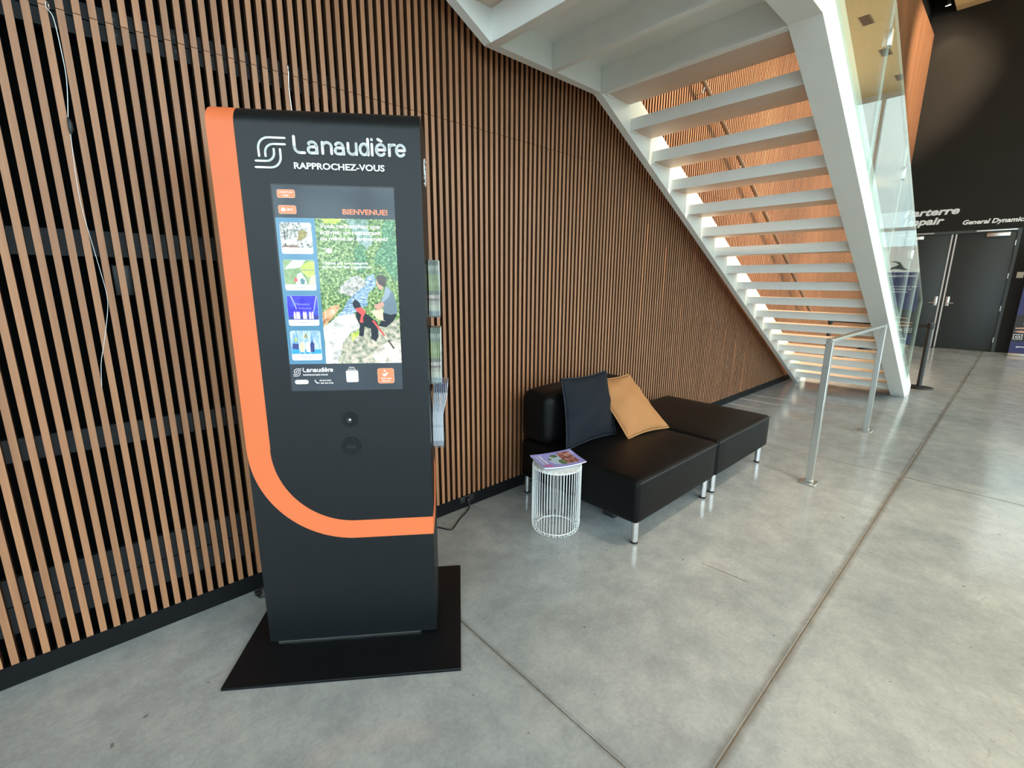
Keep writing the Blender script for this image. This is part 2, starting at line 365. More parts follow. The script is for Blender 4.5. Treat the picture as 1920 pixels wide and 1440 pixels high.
curtain('wall_entrance', 'glazed entrance wall behind the camera', YR, .6, 1.83, lambda a, b, c, d: (XB+c, XB+d, a, b), 6.9)
curtain('wall_far', 'glazed far wall beside the black wall', YR, -.12, 2.19, lambda a, b, c, d: (XF+c, XF+d, a, b), 7.43)
M_DIMBLOCK = mat('dimming_block_grey', (.46,.46,.42), .8, var=.08, scale=1)
struct(mk('sky_dimming_block', M_DIMBLOCK, None, (28, 34, -26, 3, -.3, 16)), 'added pale block dimming the sky outside the far window')  # added unseen block that softens the glare of the far window

# ------------------------------------------------------------------ staircase
st = empty('staircase', (8.2, 1.5, 0)); tag(st, 'white steel open-tread staircase with glass balustrade along the slat wall', 'staircase')
def sp(o): o.location = (-8.2, -1.5, 0); return o
SL, X0, ZL = .525, 8.058, 2.763
XK1, XK2 = X0-ZL/SL, 1.822
VT = .32
def string_poly(xfoot=8.45):
    ztop = lambda x: SL*(X0-x)+VT
    xt = X0-(ZL+VT-VT-.0)/SL
    xu = -2.2
    dx = VT*math.tan(math.atan(SL)/2)*0
    return [(X0,0),(xfoot,0),(xfoot,ztop(xfoot)),(XK1+.0,ZL+VT),(XK2,ZL+VT),(xu,ZL+VT+SL*(XK2-xu)),(xu,ZL+SL*(XK2-xu)),(XK2,ZL),(XK1,ZL)]
def stringer(y0, y1, label):
    P = string_poly(); m = MB()
    # three convex-ish pieces of one plate: lower flight, landing, upper flight
    lo = [P[0],P[1],P[2],P[3],P[8]]; la = [P[8],P[3],P[4],P[7]]; hi = [P[7],P[4],P[5],P[6]]
    poly = [P[0],P[1],P[2],P[3],P[4],P[5],P[6],P[7],P[8]]
    m.prism(poly, lambda p, q, t: (p, t, q), y0, y1)
    return sp(m.build('stringer', M_STEELW, st))
stringer(.865, 1.016, ''); stringer(2.165, 2.220, '')
TR, TG, TD, TT = .166, .316, .288, .078
me = MB().box(.0065, TD, 0, 2.165-1.016, 0, TT-.004).build('tread', M_TREADT, None).data
mt = MB().box(0, .006, 0, 2.165-1.016, -.002, TT).build('tread_plate', M_STEELW, None).data
for o in list(COL.objects):
    if o.data in (me, mt): bpy.data.objects.remove(o)
clip = MB().box(.02, .10, -.0, .012, -.004, .05).build('tread_clip', M_STEELW, None).data
for o in [o for o in COL.objects if o.data == clip]: bpy.data.objects.remove(o)
def tread(x, z):
    o = bpy.data.objects.new('tread', me); COL.objects.link(o); o.parent = st; o.location = (x-8.2, 1.016-1.5, z)
    t = bpy.data.objects.new('back_plate', mt); COL.objects.link(t); t.parent = o
    c = bpy.data.objects.new('tread_clip', clip); COL.objects.link(c); c.parent = o; c.location = (-.02, 2.153-1.016, -.01)
for i in range(-1, 16): tread(3.172+TG*i, 2.603-TR*i)
for j in range(9): tread(XK2+.004-TD-TG*j, 2.925+TR*j)
# landing: cross beams and soffit plates
for x0, x1, z1 in ((1.824,1.884,2.925),(2.312,2.350,2.925),(2.800,2.852,2.925)):
    sp(mk('landing_beam', M_STEELW, st, (x0, x1, 1.016, 2.165, 2.760, z1), bevel=.002, seg=1))
for x0, x1 in ((1.884,2.090),(2.094,2.602),(2.609,2.86)):
    sp(mk('soffit_plate', M_STEELW, st, (x0, x1, 1.016, 2.165, 2.915, 2.922)))
sp(mk('landing_deck', M_BLACKP, st, (1.83, 2.856, 1.016, 2.165, 2.923, 2.935)))
sp(mk('landing_floor', M_TREADT, st, (1.83, 2.856, 1.016, 2.165, 2.935, 2.95)))
# balustrade
JG = [2.80, 4.10, 5.30, 6.45, 7.12, 7.87]
gz0 = lambda x: SL*(X0-x)+VT-.13
gz1 = lambda x: SL*(X0-x)+VT+.866
for a, b in zip(JG[:-1], JG[1:]):
    a += .006; b -= .006
    g = sp(MB().prism([(a,gz0(a)),(b,max(gz0(b),.12)),(b,gz1(b)),(a,gz1(a))], lambda p, q, t: (p, t, q), .851, .8645).build('glass_panel', M_GLASS, st))
    e = MB().prism([(a,gz1(a)-.001),(b,gz1(b)-.001),(b,gz1(b)+.001),(a,gz1(a)+.001)], lambda p, q, t: (p, t, q), .8505, .865)
    e.box(b-.001, b+.001, .8505, .8648, max(gz0(b),.12), gz1(b)); e.build('glass_edge', M_GEDGE, g)
sp(MB().prism([(-2.0,gz1(XK1)+SL*(XK2+2.0)),(XK2,gz1(XK1)),(2.79,gz1(2.79)),(2.79,gz0(2.79)),(XK2,ZL+VT-.13),(-2.0,ZL+VT-.13+SL*(XK2+2))], lambda p, q, t: (p, t, q), .851, .8645).build('glass_panel', M_GLASS, st))
for x, zz in ((4.10,3.06),(5.30,2.42),(6.45,1.80)):
    sp(mk('glass_clamp', M_BRUSH, st, (x-.022, x+.022, 0.841, .876, zz-.05, zz+.05), bevel=.004))

# handrail on the wall behind the treads
hr = empty('wall_handrail', (8.45, 2.25, 0)); tag(hr, 'sloping steel handrail fixed to the slat wall behind the stair treads', 'handrail')
a, b = Vector((4.30-8.45, 0, 3.318)), Vector((0, 0, 1.105))
M_BRONZE = mat('brown_handrail', (.20,.12,.07), .35, 0, var=.05, scale=20)
MB().tube([a, b, b+Vector((.10,.0,-.03))], .021, 14).build('rail', M_BRONZE, hr, smooth=True)
for k in range(5):
    p = a.lerp(b, .03+.23*k); MB().tube([p, p+Vector((0,.02,-.06)), p+Vector((0,.088,-.06))], .008, 8).build('bracket', M_BRUSH, hr, smooth=True)

# ------------------------------------------------------------------ guard rail under the stair
gr = empty('guard_rail', (4.9, .885, 0)); tag(gr, 'brushed steel guard rail with two square posts beside the stair', 'railing')
for x in (3.935, 5.850):
    p = mk('post', M_BRUSH, gr, (x-4.9-.022, x-4.9+.022, -.022, .022, .012, 1.092), bevel=.002, seg=1)
    mk('base_plate', M_BRUSH, p, (x-4.9-.06, x-4.9+.06, -.055, .055, 0, .012), bevel=.002, seg=1)
    mk('collar', M_BRUSH, p, (x-4.9-.027, x-4.9+.027, -.027, .027, .012, .03), bevel=.002, seg=1)
mk('top_rail', M_BRUSH, gr, (3.935-4.9-.022, 5.85-4.9+.022, -.022, .022, 1.092, 1.114), bevel=.002, seg=1)

# stanchions and belt
def stanchion(x, y, label):
    t = empty('belt_stanchion', (x, y, 0)); tag(t, label, 'stanchion', 'stanchions at the stair foot')
    MB().lathe([(.165,0),(.170,.006),(.165,.016),(.09,.028),(.035,.036)], n=36).build('base', M_BLACKP, t, smooth=True)
    MB().cyl((0,0,.03),(0,0,.88),.031,20).build('post', M_BLACKP, t, smooth=True)
    MB().lathe([(.036,.87),(.040,.88),(.040,.955),(.034,.962)], n=24).build('belt_head', M_BLACKP, t, smooth=True)
stanchion(8.99, .83, 'black belt stanchion on a round base right of the stair foot')
stanchion(9.15, 2.10, 'black belt stanchion behind the lowest treads by the slat wall')
tag(MB().prism([(8.985,.872),(8.995,.872),(9.155,2.058),(9.145,2.058)], lambda p, q, t: (p, q, t), .885, .935).build('barrier_belt', M_BLACKP), 'black belt stretched between the stanchions behind the stair treads', 'belt')

# ------------------------------------------------------------------ text helpers
def text_mesh(body, bold=0.0, shear=0.0, extrude=0.0):
    c = bpy.data.curves.new('lettering', 'FONT'); c.body = body; c.offset = bold; c.shear = shear; c.extrude = extrude; c.size = 1; c.resolution_u = 3
    o = bpy.data.objects.new('lettering_tmp', c); COL.objects.link(o)
    dg = bpy.context.evaluated_depsgraph_get(); me = bpy.data.meshes.new_from_object(o.evaluated_get(dg))
    bpy.data.objects.remove(o); bpy.data.curves.remove(c)
    me2 = bpy.data.meshes.new('lettering'); me2.from_pydata([tuple(v.co) for v in me.vertices], [], [tuple(p.vertices) for p in me.polygons]); bpy.data.meshes.remove(me)
    return me2
def put_text(name, body, mat_, parent, fn, w, h, bold=.02, shear=0, ref=None, thick=0.0):
    """fit text to width w and cap height h; fn(x, y, t) -> local xyz"""
    me = text_mesh(body, bold, shear, .5 if thick else 0)
    r = text_mesh(ref or body, bold, shear) if ref else me
    x0 = min(v.co.x for v in me.vertices); x1 = max(v.co.x for v in me.vertices)
    cap = .73
    for v in me.vertices:
        v.co = fn((v.co.x-x0)/(x1-x0)*w, v.co.y/cap*h, v.co.z*2*thick if thick else 0)
    me.flip_normals()
    return link(name, me, mat_, parent)
endf = lambda y0, z0: (lambda x, y, t: (XE-.004-t, y0-x, z0+y))
def wall_text(name, body, y0, z0, w, h, label):
    t = put_text(name, body, M_WHITEL, None, lambda x, y, k: (XE-.005-k, y0-x, z0+y), w, h, .035, .22, thick=.004)
    tag(t, label, 'lettering')
wall_text('wall_lettering', 'Parterre', 2.292, 3.115, .985, .165, 'white slanted word Parterre on the black wall above the doors')
wall_text('wall_lettering', 'Impair', 2.285, 2.905, .745, .165, 'white slanted word Impair on the black wall under Parterre')
wall_text('wall_lettering', 'General Dynamics', 1.215, 2.858, 1.02, .098, 'small white slanted words General Dynamics above the door')
sw = empty('wall_switch', (XE, .115, 1.718)); tag(sw, 'small cream switch plate on the black wall beside the door frame', 'switch')
M_CREAM = mat('cream_plastic', (.78,.76,.62), .4, var=.03, scale=30)
mk('plate', M_CREAM, sw, (-.008, 0, -.052, .052, -.064, .064), bevel=.003); mk('rocker', M_CREAM, sw, (-.013, -.007, -.02, .02, -.035, .035), bevel=.002)

# roll-up banner by the end wall
bn = empty('rollup_banner', (14.8, -.405, 0)); tag(bn, 'tall roll-up banner with navy print standing on a silver base by the doors', 'banner')
M_NAVYB = mat('navy_print', (.030,.032,.125), .45, var=.1, scale=6); M_BPHOTO = mat('dark_photo_print', (.02,.016,.016), .45, var=.5, scale=9)
M_WPRINT = mat('white_print', (.82,.84,.82), .45, var=.02, scale=20); M_SKINP = mat('skin_print', (.55,.32,.22), .5, var=.3, scale=20)
mk('base', M_SATIN, bn, (-.16, .10, -.445, .425, .0, .066), bevel=.008)
mk('sheet', M_NAVYB, bn, (-.002, .002, -.425, .425, .066, 2.40))
mk('white_header', M_WPRINT, bn, (-.0032, -.002, -.425, .425, 1.79, 2.40))
def bpoly(name, pts, m_, t=.0045): return MB().prism(pts, lambda p, q, k: (-k, -p, q), .002, t).build(name, m_, bn)
bpoly('photo_print', [(-.425,.30),(.425,.30),(.425,.80),(.1,1.02),(-.12,.93),(-.425,.86)], M_BPHOTO, .0035)
for pts in ([(-.40,.60),(-.2,.62),(-.05,.58),(.2,.60),(.2,.575),(-.05,.55),(-.22,.585),(-.40,.575)], [(-.42,.52),(-.3,.545),(-.12,.53),(.1,.50),(.3,.53),(.3,.50),(.1,.475),(-.15,.49),(-.33,.495)], [(-.3,.70),(-.1,.72),(.15,.69),(.15,.67),(-.1,.695),(-.3,.68)]):
    bpoly('hand_print', pts, M_SKINP)
m = MB()
for b in ((-.405,-.27,.452,.462),(-.405,-.27,.352,.362),(-.405,-.395,.362,.452),(-.28,-.27,.362,.452)): m.box(-.0045,-.002,-b[1],-b[0],b[2],b[3])
m.build('logo_frame', M_WPRINT, bn)
bt = lambda x0, z0: (lambda x, y, k: (-.005, -(x0+x), z0+y))
put_text('logo_letters', 'CI', M_WPRINT, bn, bt(-.375, .385), .075, .045, .04)
put_text('logo_number', '2024', M_WPRINT, bn, bt(-.24, .385), .20, .05, .04)
put_text('print_line', 'generaldynamics.com', M_WPRINT, bn, bt(-.33, .185), .62, .032, .03)
put_text('print_line', 'General Dynamics', M_WPRINT, bn, bt(-.30, 1.685), .52, .042, .03, .2)
put_text('print_line', 'Nos produits et services', M_WPRINT, bn, bt(-.36, 1.44), .66, .032, .02)
put_text('print_line', 'de munitions et', M_WPRINT, bn, bt(-.26, 1.375), .44, .032, .02)
put_text('print_line', 'simulations', M_WPRINT, bn, bt(-.20, 1.31), .32, .032, .02)
bpoly('swoosh', [(-.16,1.83),(-.05,1.9),(.03,2.02),(.14,2.06),(.24,2.03),(.13,2.03),(.06,1.97),(.12,1.93),(.2,1.9),(.22,1.83),(.15,1.87),(.02,1.86),(-.04,1.84)], mat('black_print', (.02,.03,.03), .5, var=.2, scale=10))

# ------------------------------------------------------------------ lounge seats
M_SEAM = mat('leatherette_seam', (.012,.012,.012), .36, spec=.6)
def seat_module(x0, x1, back, label, grp='black lounge modules'):
    cx = (x0+x1)/2; t = empty('lounge_seat', (cx, 1.77, 0)); tag(t, label, 'seat', grp); hw = (x1-x0)/2
    def crowned(name, bx, r, crown, seg=5):
        me = bpy.data.meshes.new(name); bm = bmesh.new(); bmesh.ops.create_cube(bm, size=1)
        for v in bm.verts: v.co = (bx[0]+(v.co.x+.5)*(bx[1]-bx[0]), bx[2]+(v.co.y+.5)*(bx[3]-bx[2]), bx[4]+(v.co.z+.5)*(bx[5]-bx[4]))
        bmesh.ops.bevel(bm, geom=list(bm.edges), offset=r, segments=seg, profile=.5, affect='EDGES')
        bmesh.ops.subdivide_edges(bm, edges=[e for e in bm.edges if e.calc_length() > .12], cuts=9, use_grid_fill=True)
        mx, my, mz = (bx[0]+bx[1])/2, (bx[2]+bx[3])/2, (bx[4]+bx[5])/2
        for v in bm.verts:
            fx = 1-min(1, abs(v.co.x-mx)/((bx[1]-bx[0])/2))**4; fy = 1-min(1, abs(v.co.y-my)/((bx[3]-bx[2])/2))**4; fz = 1-min(1, abs(v.co.z-mz)/((bx[5]-bx[4])/2))**4
            if v.co.z > mz+.25*(bx[5]-bx[4]): v.co.z += crown*fx*fy
            v.co.y += math.copysign(.006, v.co.y-my)*fz*fx if abs(v.co.y-my) > .4*(bx[3]-bx[2]) else 0
            v.co.x += math.copysign(.004, v.co.x-mx)*fz*fy if abs(v.co.x-mx) > .4*(bx[1]-bx[0]) else 0
        bm.to_mesh(me); bm.free()
        for p in me.polygons: p.use_smooth = True
        o = bpy.data.objects.new(name, me); me.materials.append(M_VINYL); COL.objects.link(o); o.parent = t
        return o
    s_ = crowned('seat_cushion', (-hw+.004, hw-.004, -.495, .465, .146, .418), .030, .012)
    mk('underside', M_BLACKP, t, (-hw+.05, hw-.05, -.45, .42, .132, .16))
    m = MB(); m.tube([(-hw+.014,-.4935,.402),(hw-.014,-.4935,.402)], .0045, 8); m.build('seam', M_SEAM, s_, smooth=True)
    if back:
        crowned('backrest', (-hw+.004, hw-.03, .21, .475, .424, .775), .060, .020)
    for sx in (-1, 1):
        for yy in (-.45, .455):
            lx = sx*(hw-.066)
            l = MB().cyl((lx,yy,.012),(lx,yy,.15),.0215,18).build('leg', M_CHROME, t, smooth=True)
            MB().cyl((lx,yy,0),(lx,yy,.013),.0225,18).build('foot', M_BLACKP, l)
    m = MB(); m.box(-hw+.066, hw-.066, .448, .462, .092, .118); m.build('cross_bar', M_BRUSH, t)
seat_module(2.138, 3.143, True, 'black leatherette lounge seat with low backrest holding two cushions')
seat_module(3.150, 4.150, False, 'black leatherette ottoman without backrest at the far end of the seating')

# cushions
def cushion(name, label, bl, br, tr, tl, thick, mcloth, mpipe, seed):
    rnd = random.Random(seed)
    bl, br, tr, tl = map(Vector, (bl, br, tr, tl)); c = (bl+br+tr+tl)/4
    t = empty(name, c); tag(t, label, 'cushion', 'cushions on the lounge seat')
    nrm = ((br-bl).cross(tl-bl)).normalized()
    n = 26; vs_ = []; fs = []
    ph = [rnd.random()*6.28 for _ in range(6)]
    def pt(u, v, side):
        ins = .075
        e = lambda q: 1-abs(2*q-1)**2.2
        # seams bow inwards between the pulled-out corners
        uu = .5+(u-.5)*(1-ins*math.sin(PI*v)); vv = .5+(v-.5)*(1-ins*math.sin(PI*u))
        p = bl.lerp(br, uu).lerp(tl.lerp(tr, uu), vv)
        h = (max(0, e(u))*max(0, e(v)))**.70*thick
        w = .005*math.sin(9*u+5*v+ph[0])+.0035*math.sin(21*v-8*u+ph[1])+.0025*math.sin(33*u+ph[2])*(abs(2*v-1)**2)+.0025*math.sin(31*v+ph[3])*(abs(2*u-1)**2)
        d_ = (abs(2*u-1)**3)*(abs(2*v-1)**3)
        w += .010*d_*math.sin(16*(u*(1 if v > .5 else -1)-v)+ph[4])+.0035*math.sin(14*u-11*v+ph[5])*(1-h/thick)
        edge = min(1, h/(.3*thick))
        return p+nrm*side*(h*.5+w*edge)-c
    for side in (1, -1):
        k = len(vs_)
        for i in range(n+1):
            for j in range(n+1): vs_.append(tuple(pt(i/n, j/n, side)))
        for i in range(n):
            for j in range(n):
                q = (k+i*(n+1)+j, k+(i+1)*(n+1)+j, k+(i+1)*(n+1)+j+1, k+i*(n+1)+j+1); fs.append(q if side > 0 else q[::-1])
    me = bpy.data.meshes.new(name+'_cover'); me.from_pydata(vs_, [], fs)
    bm = bmesh.new(); bm.from_mesh(me); bmesh.ops.remove_doubles(bm, verts=bm.verts, dist=.0004); bm.to_mesh(me); bm.free()
    for p in me.polygons: p.use_smooth = True
    o = bpy.data.objects.new('cover', me); me.materials.append(mcloth); COL.objects.link(o); o.parent = t
    loop = [pt(i/n, 0, 1) for i in range(n)]+[pt(1, i/n, 1) for i in range(n)]+[pt(1-i/n, 1, 1) for i in range(n)]+[pt(0, 1-i/n, 1) for i in range(n)]
    MB().tube(loop, .0042, 6, closed=True).build('piping', mpipe, t, smooth=True)
cushion('cushion', 'dark navy square cushion leaning on the black backrest', (2.195,1.855,.428), (2.735,1.845,.428), (2.712,1.945,.884), (2.225,1.945,.888), .145, M_NAVY, M_NAVYP, 3)
cushion('cushion', 'ochre orange linen cushion slumped beside the navy one', (2.690,1.712,.430), (3.140,1.650,.432), (2.975,1.925,.822), (2.645,2.045,.815), .145, M_OCHRE, M_OCHREP, 8)

# ------------------------------------------------------------------ wire side table
wt = empty('wire_side_table', (1.985, 1.748, 0)); tag(wt, 'round white wire side table beside the black lounge seat', 'table')
R, ZT = .148, .430
NW = 50
for k in range(NW//2):
    # each wire is a narrow hairpin loop: two uprights joined by a bow at the foot and at the rim
    a0 = 2*PI*(2*k)/NW; a1 = 2*PI*(2*k+1)/NW; am = (a0+a1)/2
    P = lambda r, a, z: (r*math.cos(a), r*math.sin(a), z)
    pts = [P(R, a0, .05), P(R, a0, .2), P(R, a0, ZT-.013), P(R-.001, a0*.75+am*.25, ZT-.004), P(R-.003, am, ZT), P(R-.001, a1*.75+am*.25, ZT-.004), P(R, a1, ZT-.013), P(R, a1, .2), P(R, a1, .05),
           P(R-.004, a1, .022), P(R-.012, a1, .008), P(R-.022, (a1*.6+am*.4), .0045), P(R-.028, am, .010), P(R-.022, (a0*.6+am*.4), .0045), P(R-.012, a0, .008), P(R-.004, a0, .022)]
    MB().tube(pts, .0019, 6, closed=True).build('wire', M_WIRE, wt, smooth=True)
MB().tube([(.121*math.cos(2*PI*q/48), .121*math.sin(2*PI*q/48), .016) for q in range(48)], .0035, 8, closed=True).build('foot_ring', M_WIRE, wt, smooth=True)
MB().lathe([(.001,.411),(.144,.411),(.1465,.413),(.1465,.417),(.144,.419),(.001,.419)], n=48).build('tabletop', M_WIRE, wt, smooth=True)

# magazine on the table
mg = empty('magazine', (2.01, 1.767, .405)); tag(mg, 'lilac magazine with a flower photo cover lying on the wire table', 'magazine')
cA, cB, cC, cD = [Vector(p)-Vector((2.01,1.767,0)) for p in ((1.919,1.917,0),(2.194,1.828,0),(2.098,1.612,0),(1.833,1.710,0))]
def magpt(u, v, lift=0):
    p = cA.lerp(cB, u).lerp(cD.lerp(cC, u), v)          # u along the spine edge, v across
    z = .036+.010*(2*u-1)**2*(.6+.4*v)-.004*math.sin(PI*v)+lift
    return Vector((p.x, p.y, z))
def magsheet(name, u0, u1, v0, v1, lift, thick, m_, parent, shape=None):
    n = 14; v_ = []; f_ = []
    for s in (0, 1):
        for i in range(n+1):
            for j in range(n+1):
                uu, vv = u0+(u1-u0)*i/n, v0+(v1-v0)*j/n
                if shape: uu, vv = shape(i/n, j/n)
                v_.append(tuple(magpt(uu, vv, lift-thick*s)))
    N = (n+1)**2; q = lambda i, j: i*(n+1)+j
    for i in range(n):
        for j in range(n):
            a = (q(i,j), q(i+1,j), q(i+1,j+1), q(i,j+1)); f_.append(a); f_.append(tuple(x+N for x in a[::-1]))
    rim = [q(i,0) for i in range(n)]+[q(n,j) for j in range(n)]+[q(n-i,n) for i in range(n)]+[q(0,n-j) for j in range(n)]
    for a, b in zip(rim, rim[1:]+rim[:1]): f_.append((a, b, b+N, a+N))
    me = bpy.data.meshes.new(name); me.from_pydata(v_, [], f_); bm = bmesh.new(); bm.from_mesh(me); bmesh.ops.recalc_face_normals(bm, faces=bm.faces); bm.to_mesh(me); bm.free()
    return link(name, me, m_, parent)
M_LILAC = mat('lilac_print', (.40,.38,.84), .35, var=.06, scale=10); M_PAPER = mat('paper', (.82,.80,.84), .6, var=.03, scale=50)
magsheet('pages', .006, .994, .006, .994, 0, .006, M_PAPER, mg)
cov = magsheet('cover', 0, 1, 0, 1, .0008, .0007, M_LILAC, mg)
def photo_mat(name, cols, scale, rough=.4):
    m = bpy.data.materials.new(name); m.use_nodes = True; nt = m.node_tree; b = nt.nodes['Principled BSDF']; tc = nt.nodes.new('ShaderNodeTexCoord'); n = nt.nodes.new('ShaderNodeTexNoise'); n.inputs['Scale'].default_value = scale; n.inputs['Detail'].default_value = 4
    nt.links.new(tc.outputs['Object'], n.inputs['Vector']); r = nt.nodes.new('ShaderNodeValToRGB'); nt.links.new(n.outputs['Fac'], r.inputs[0]); el = r.color_ramp.elements
    while len(el) < len(cols): el.new(.5)
    for i, c in enumerate(cols): el[i].position = .3+.4*i/(len(cols)-1); el[i].color = (*c, 1)
    nt.links.new(r.outputs[0], b.inputs['Base Color']); b.inputs['Roughness'].default_value = rough
    return m
M_FLOW = photo_mat('flower_print', [(.12,.04,.03),(.30,.10,.08),(.62,.30,.26),(.75,.55,.45)], 38); M_LEAFP = photo_mat('leaf_print', [(.05,.09,.03),(.12,.19,.06),(.45,.52,.45)], 45)
M_PALEB = mat('pale_blue_print', (.55,.68,.82), .4, var=.1, scale=30); M_PINKP = mat('pink_print', (.72,.22,.42), .4, var=.05, scale=30)
disc = lambda cu, cv, ru, rv: (lambda i, j: (lambda a, b: (cu+ru*a*math.sqrt(1-b*b/2), cv+rv*b*math.sqrt(1-a*a/2)))(2*i-1, 2*j-1))
magsheet('cover_circle', 0,0,0,0, .0014, .0005, M_PALEB, cov, disc(.56,.52,.27,.33))
magsheet('cover_photo', .60, .90, .10, .86, .0020, .0005, M_FLOW, cov)
magsheet('cover_leaves', .44, .62, .50, .86, .0024, .0004, M_LEAFP, cov, disc(.55,.70,.08,.17))
magsheet('cover_leaves', 0,0,0,0, .0024, .0004, M_LEAFP, cov, disc(.48,.26,.09,.09))
magsheet('cover_leaves', 0,0,0,0, .0024, .0004, M_LEAFP, cov, disc(.34,.42,.035,.06))
magsheet('cover_badge', 0,0,0,0, .0022, .0004, M_PINKP, cov, disc(.15,.86,.11,.085))
def magtext(body, u0, v0, w, h):
    me = text_mesh(body, .03); x0 = min(v.co.x for v in me.vertices); x1 = max(v.co.x for v in me.vertices)
    for v in me.vertices: v.co = magpt(u0+(v.co.y/.73)*h, v0+(v.co.x-x0)/(x1-x0)*w, .0028)
    link('cover_text', me, M_WHITEL, cov)
magtext('Lanaudi\u00e8re', .15, .12, .62, .085); magtext('guide touristique', .07, .14, .62, .05)
magtext('2024', .93, .12, .25, .035)

# ------------------------------------------------------------------ information kiosk
KR = math.radians(-36.157)
kk = empty('information_kiosk', (.175, 1.786, 0), KR); tag(kk, 'tall anthracite touchscreen information kiosk with an orange band on a black plate', 'kiosk')
KX, KY, KW, KD, KT = .099, .2125, .689, .252, 2.068      # body: left, front, width, depth, top
mk('base_plate', M_PLATE, kk, (0, .892, 0, .685, 0, .012), bevel=.0015, seg=1)
prof = [(0,.020),(KD,.020)]+arc(KD-.05, KT-.05, .05, 0, 90, 8)+arc(.062, KT-.062, .062, 90, 180, 12)
body = MB().prism(prof, lambda p, q, t: (t, KY+p, q), KX, KX+KW).build('body', M_ANTH, kk, smooth=True)
mk('plinth', M_BLACKP, kk, (KX+.03, KX+KW-.03, KY+.02, KY+KD-.02, .012, .022))
mk('light_gap', M_SATIN, kk, (KX+.03, KX+.62, KY+.004, KY+.02, .0125, .019))
# band: runs over the top, down the left edge, round a quarter bend and off to the right
EPS = .0009
def offprof(d):
    r1, r2 = .062+d, .05+d
    return [(KD+d, .86)]+arc(KD-.05, KT-.05, r2, 0, 90, 8)+arc(.062, KT-.062, r1, 90, 180, 12)+[(-d, .867)]
m = MB(); outer = offprof(EPS); inner = offprof(-.0005)
for x0, x1 in ((KX-.0008, KX+.0855),):
    n = len(outer); k = len(m.v)
    for P_ in (outer, inner):
        for x in (x0, x1): m.v += [(x, KY+p, q) for p, q in P_]
    for i in range(n-1):
        m.f += [(k+i, k+i+1, k+n+i+1, k+n+i), (k+2*n+i, k+3*n+i, k+3*n+i+1, k+2*n+i+1), (k+i, k+2*n+i, k+2*n+i+1, k+i+1), (k+n+i, k+n+i+1, k+3*n+i+1, k+3*n+i)]
    m.f += [(k, k+n, k+3*n, k+2*n), (k+n-1, k+3*n-1, k+4*n-1, k+2*n-1)]
band = m.build('orange_band', M_ORANGE, kk, smooth=True)
kf = lambda dep: (lambda p, q, t: (KX+p, KY-t, q))
CX, CZ = .386, .867
m = MB(); oa = arc(CX, CZ, .386, 180, 270, 32); ia = arc(CX, CZ, .302, 180, 270, 32, rz=.309)
k = len(m.v)
oo = oa+[(KW+.0008,.481)]; ii = ia+[(KW+.0008,.558)]; n = len(oo)
for t in (EPS, -.0005): m.v += [(KX+p, KY-t, q) for p, q in oo]+[(KX+p, KY-t, q) for p, q in ii]
for i in range(n-1):
    m.f += [(k+i, k+i+1, k+n+i+1, k+n+i), (k+i, k+2*n+i, k+2*n+i+1, k+i+1), (k+n+i, k+n+i+1, k+3*n+i+1, k+3*n+i)]
m.f += [(k+n-1, k+3*n-1, k+4*n-1, k+2*n-1), (k, k+n, k+3*n, k+2*n)]
m.build('band_bend', M_ORANGE, band)
# side continuation of the band
sd = [(0,.481),(.10,.481)]+[(.10+.15*math.sin(a), .481+.22*(1-math.cos(a))) for a in (.3,.6,.9,1.2,1.5)]
su = [(0,.558),(.08,.558)]+[(.08+.11*math.sin(a), .558+.20*(1-math.cos(a))) for a in (.3,.6,.9,1.2,1.5)]
m = MB(); k = 0; n = len(sd)
for t in (EPS, -.0005): m.v += [(KX+KW+t, KY+p, q) for p, q in sd]+[(KX+KW+t, KY+p, q) for p, q in su]
for i in range(n-1): m.f += [(i, i+1, n+i+1, n+i), (i, 2*n+i, 2*n+i+1, i+1), (n+i, n+i+1, 3*n+i+1, 3*n+i)]
m.build('band_side', M_ORANGE, band)

# lettering built from round-capped strokes
def strokes(name, mat_, parent, fn, lines, w, t0, t1, n=10):
    m = MB()
    for L_ in lines:
        for (a, b) in zip(L_[:-1], L_[1:]):
            d = Vector((b[0]-a[0], b[1]-a[1]));
            if d.length < 1e-7: continue
            d.normalize(); px, py = -d.y*w/2, d.x*w/2
            m.prism([(a[0]-px, a[1]-py), (b[0]-px, b[1]-py), (b[0]+px, b[1]+py), (a[0]+px, a[1]+py)], fn, t0, t1)
        for a in L_:
            m.prism([(a[0]+w/2*math.cos(2*PI*q/n), a[1]+w/2*math.sin(2*PI*q/n)) for q in range(n)], fn, t0, t1)
    return m.build(name, mat_, parent)
def emblem():
    return [[(.243,1.966)]+arc(.190,1.932,.034,90,180,8)+[(.1565,1.908)], [(.242,1.9465)]+arc(.206,1.920,.029,90,180,8,rz=.0265)+[(.177,1.908)],
            [(.144,1.893)]+arc(.178,1.920,.027,-90,0,8)+[(.205,1.931)], [(.142,1.873)]+arc(.190,1.908,.035,-90,0,8)+[(.225,1.931)]]
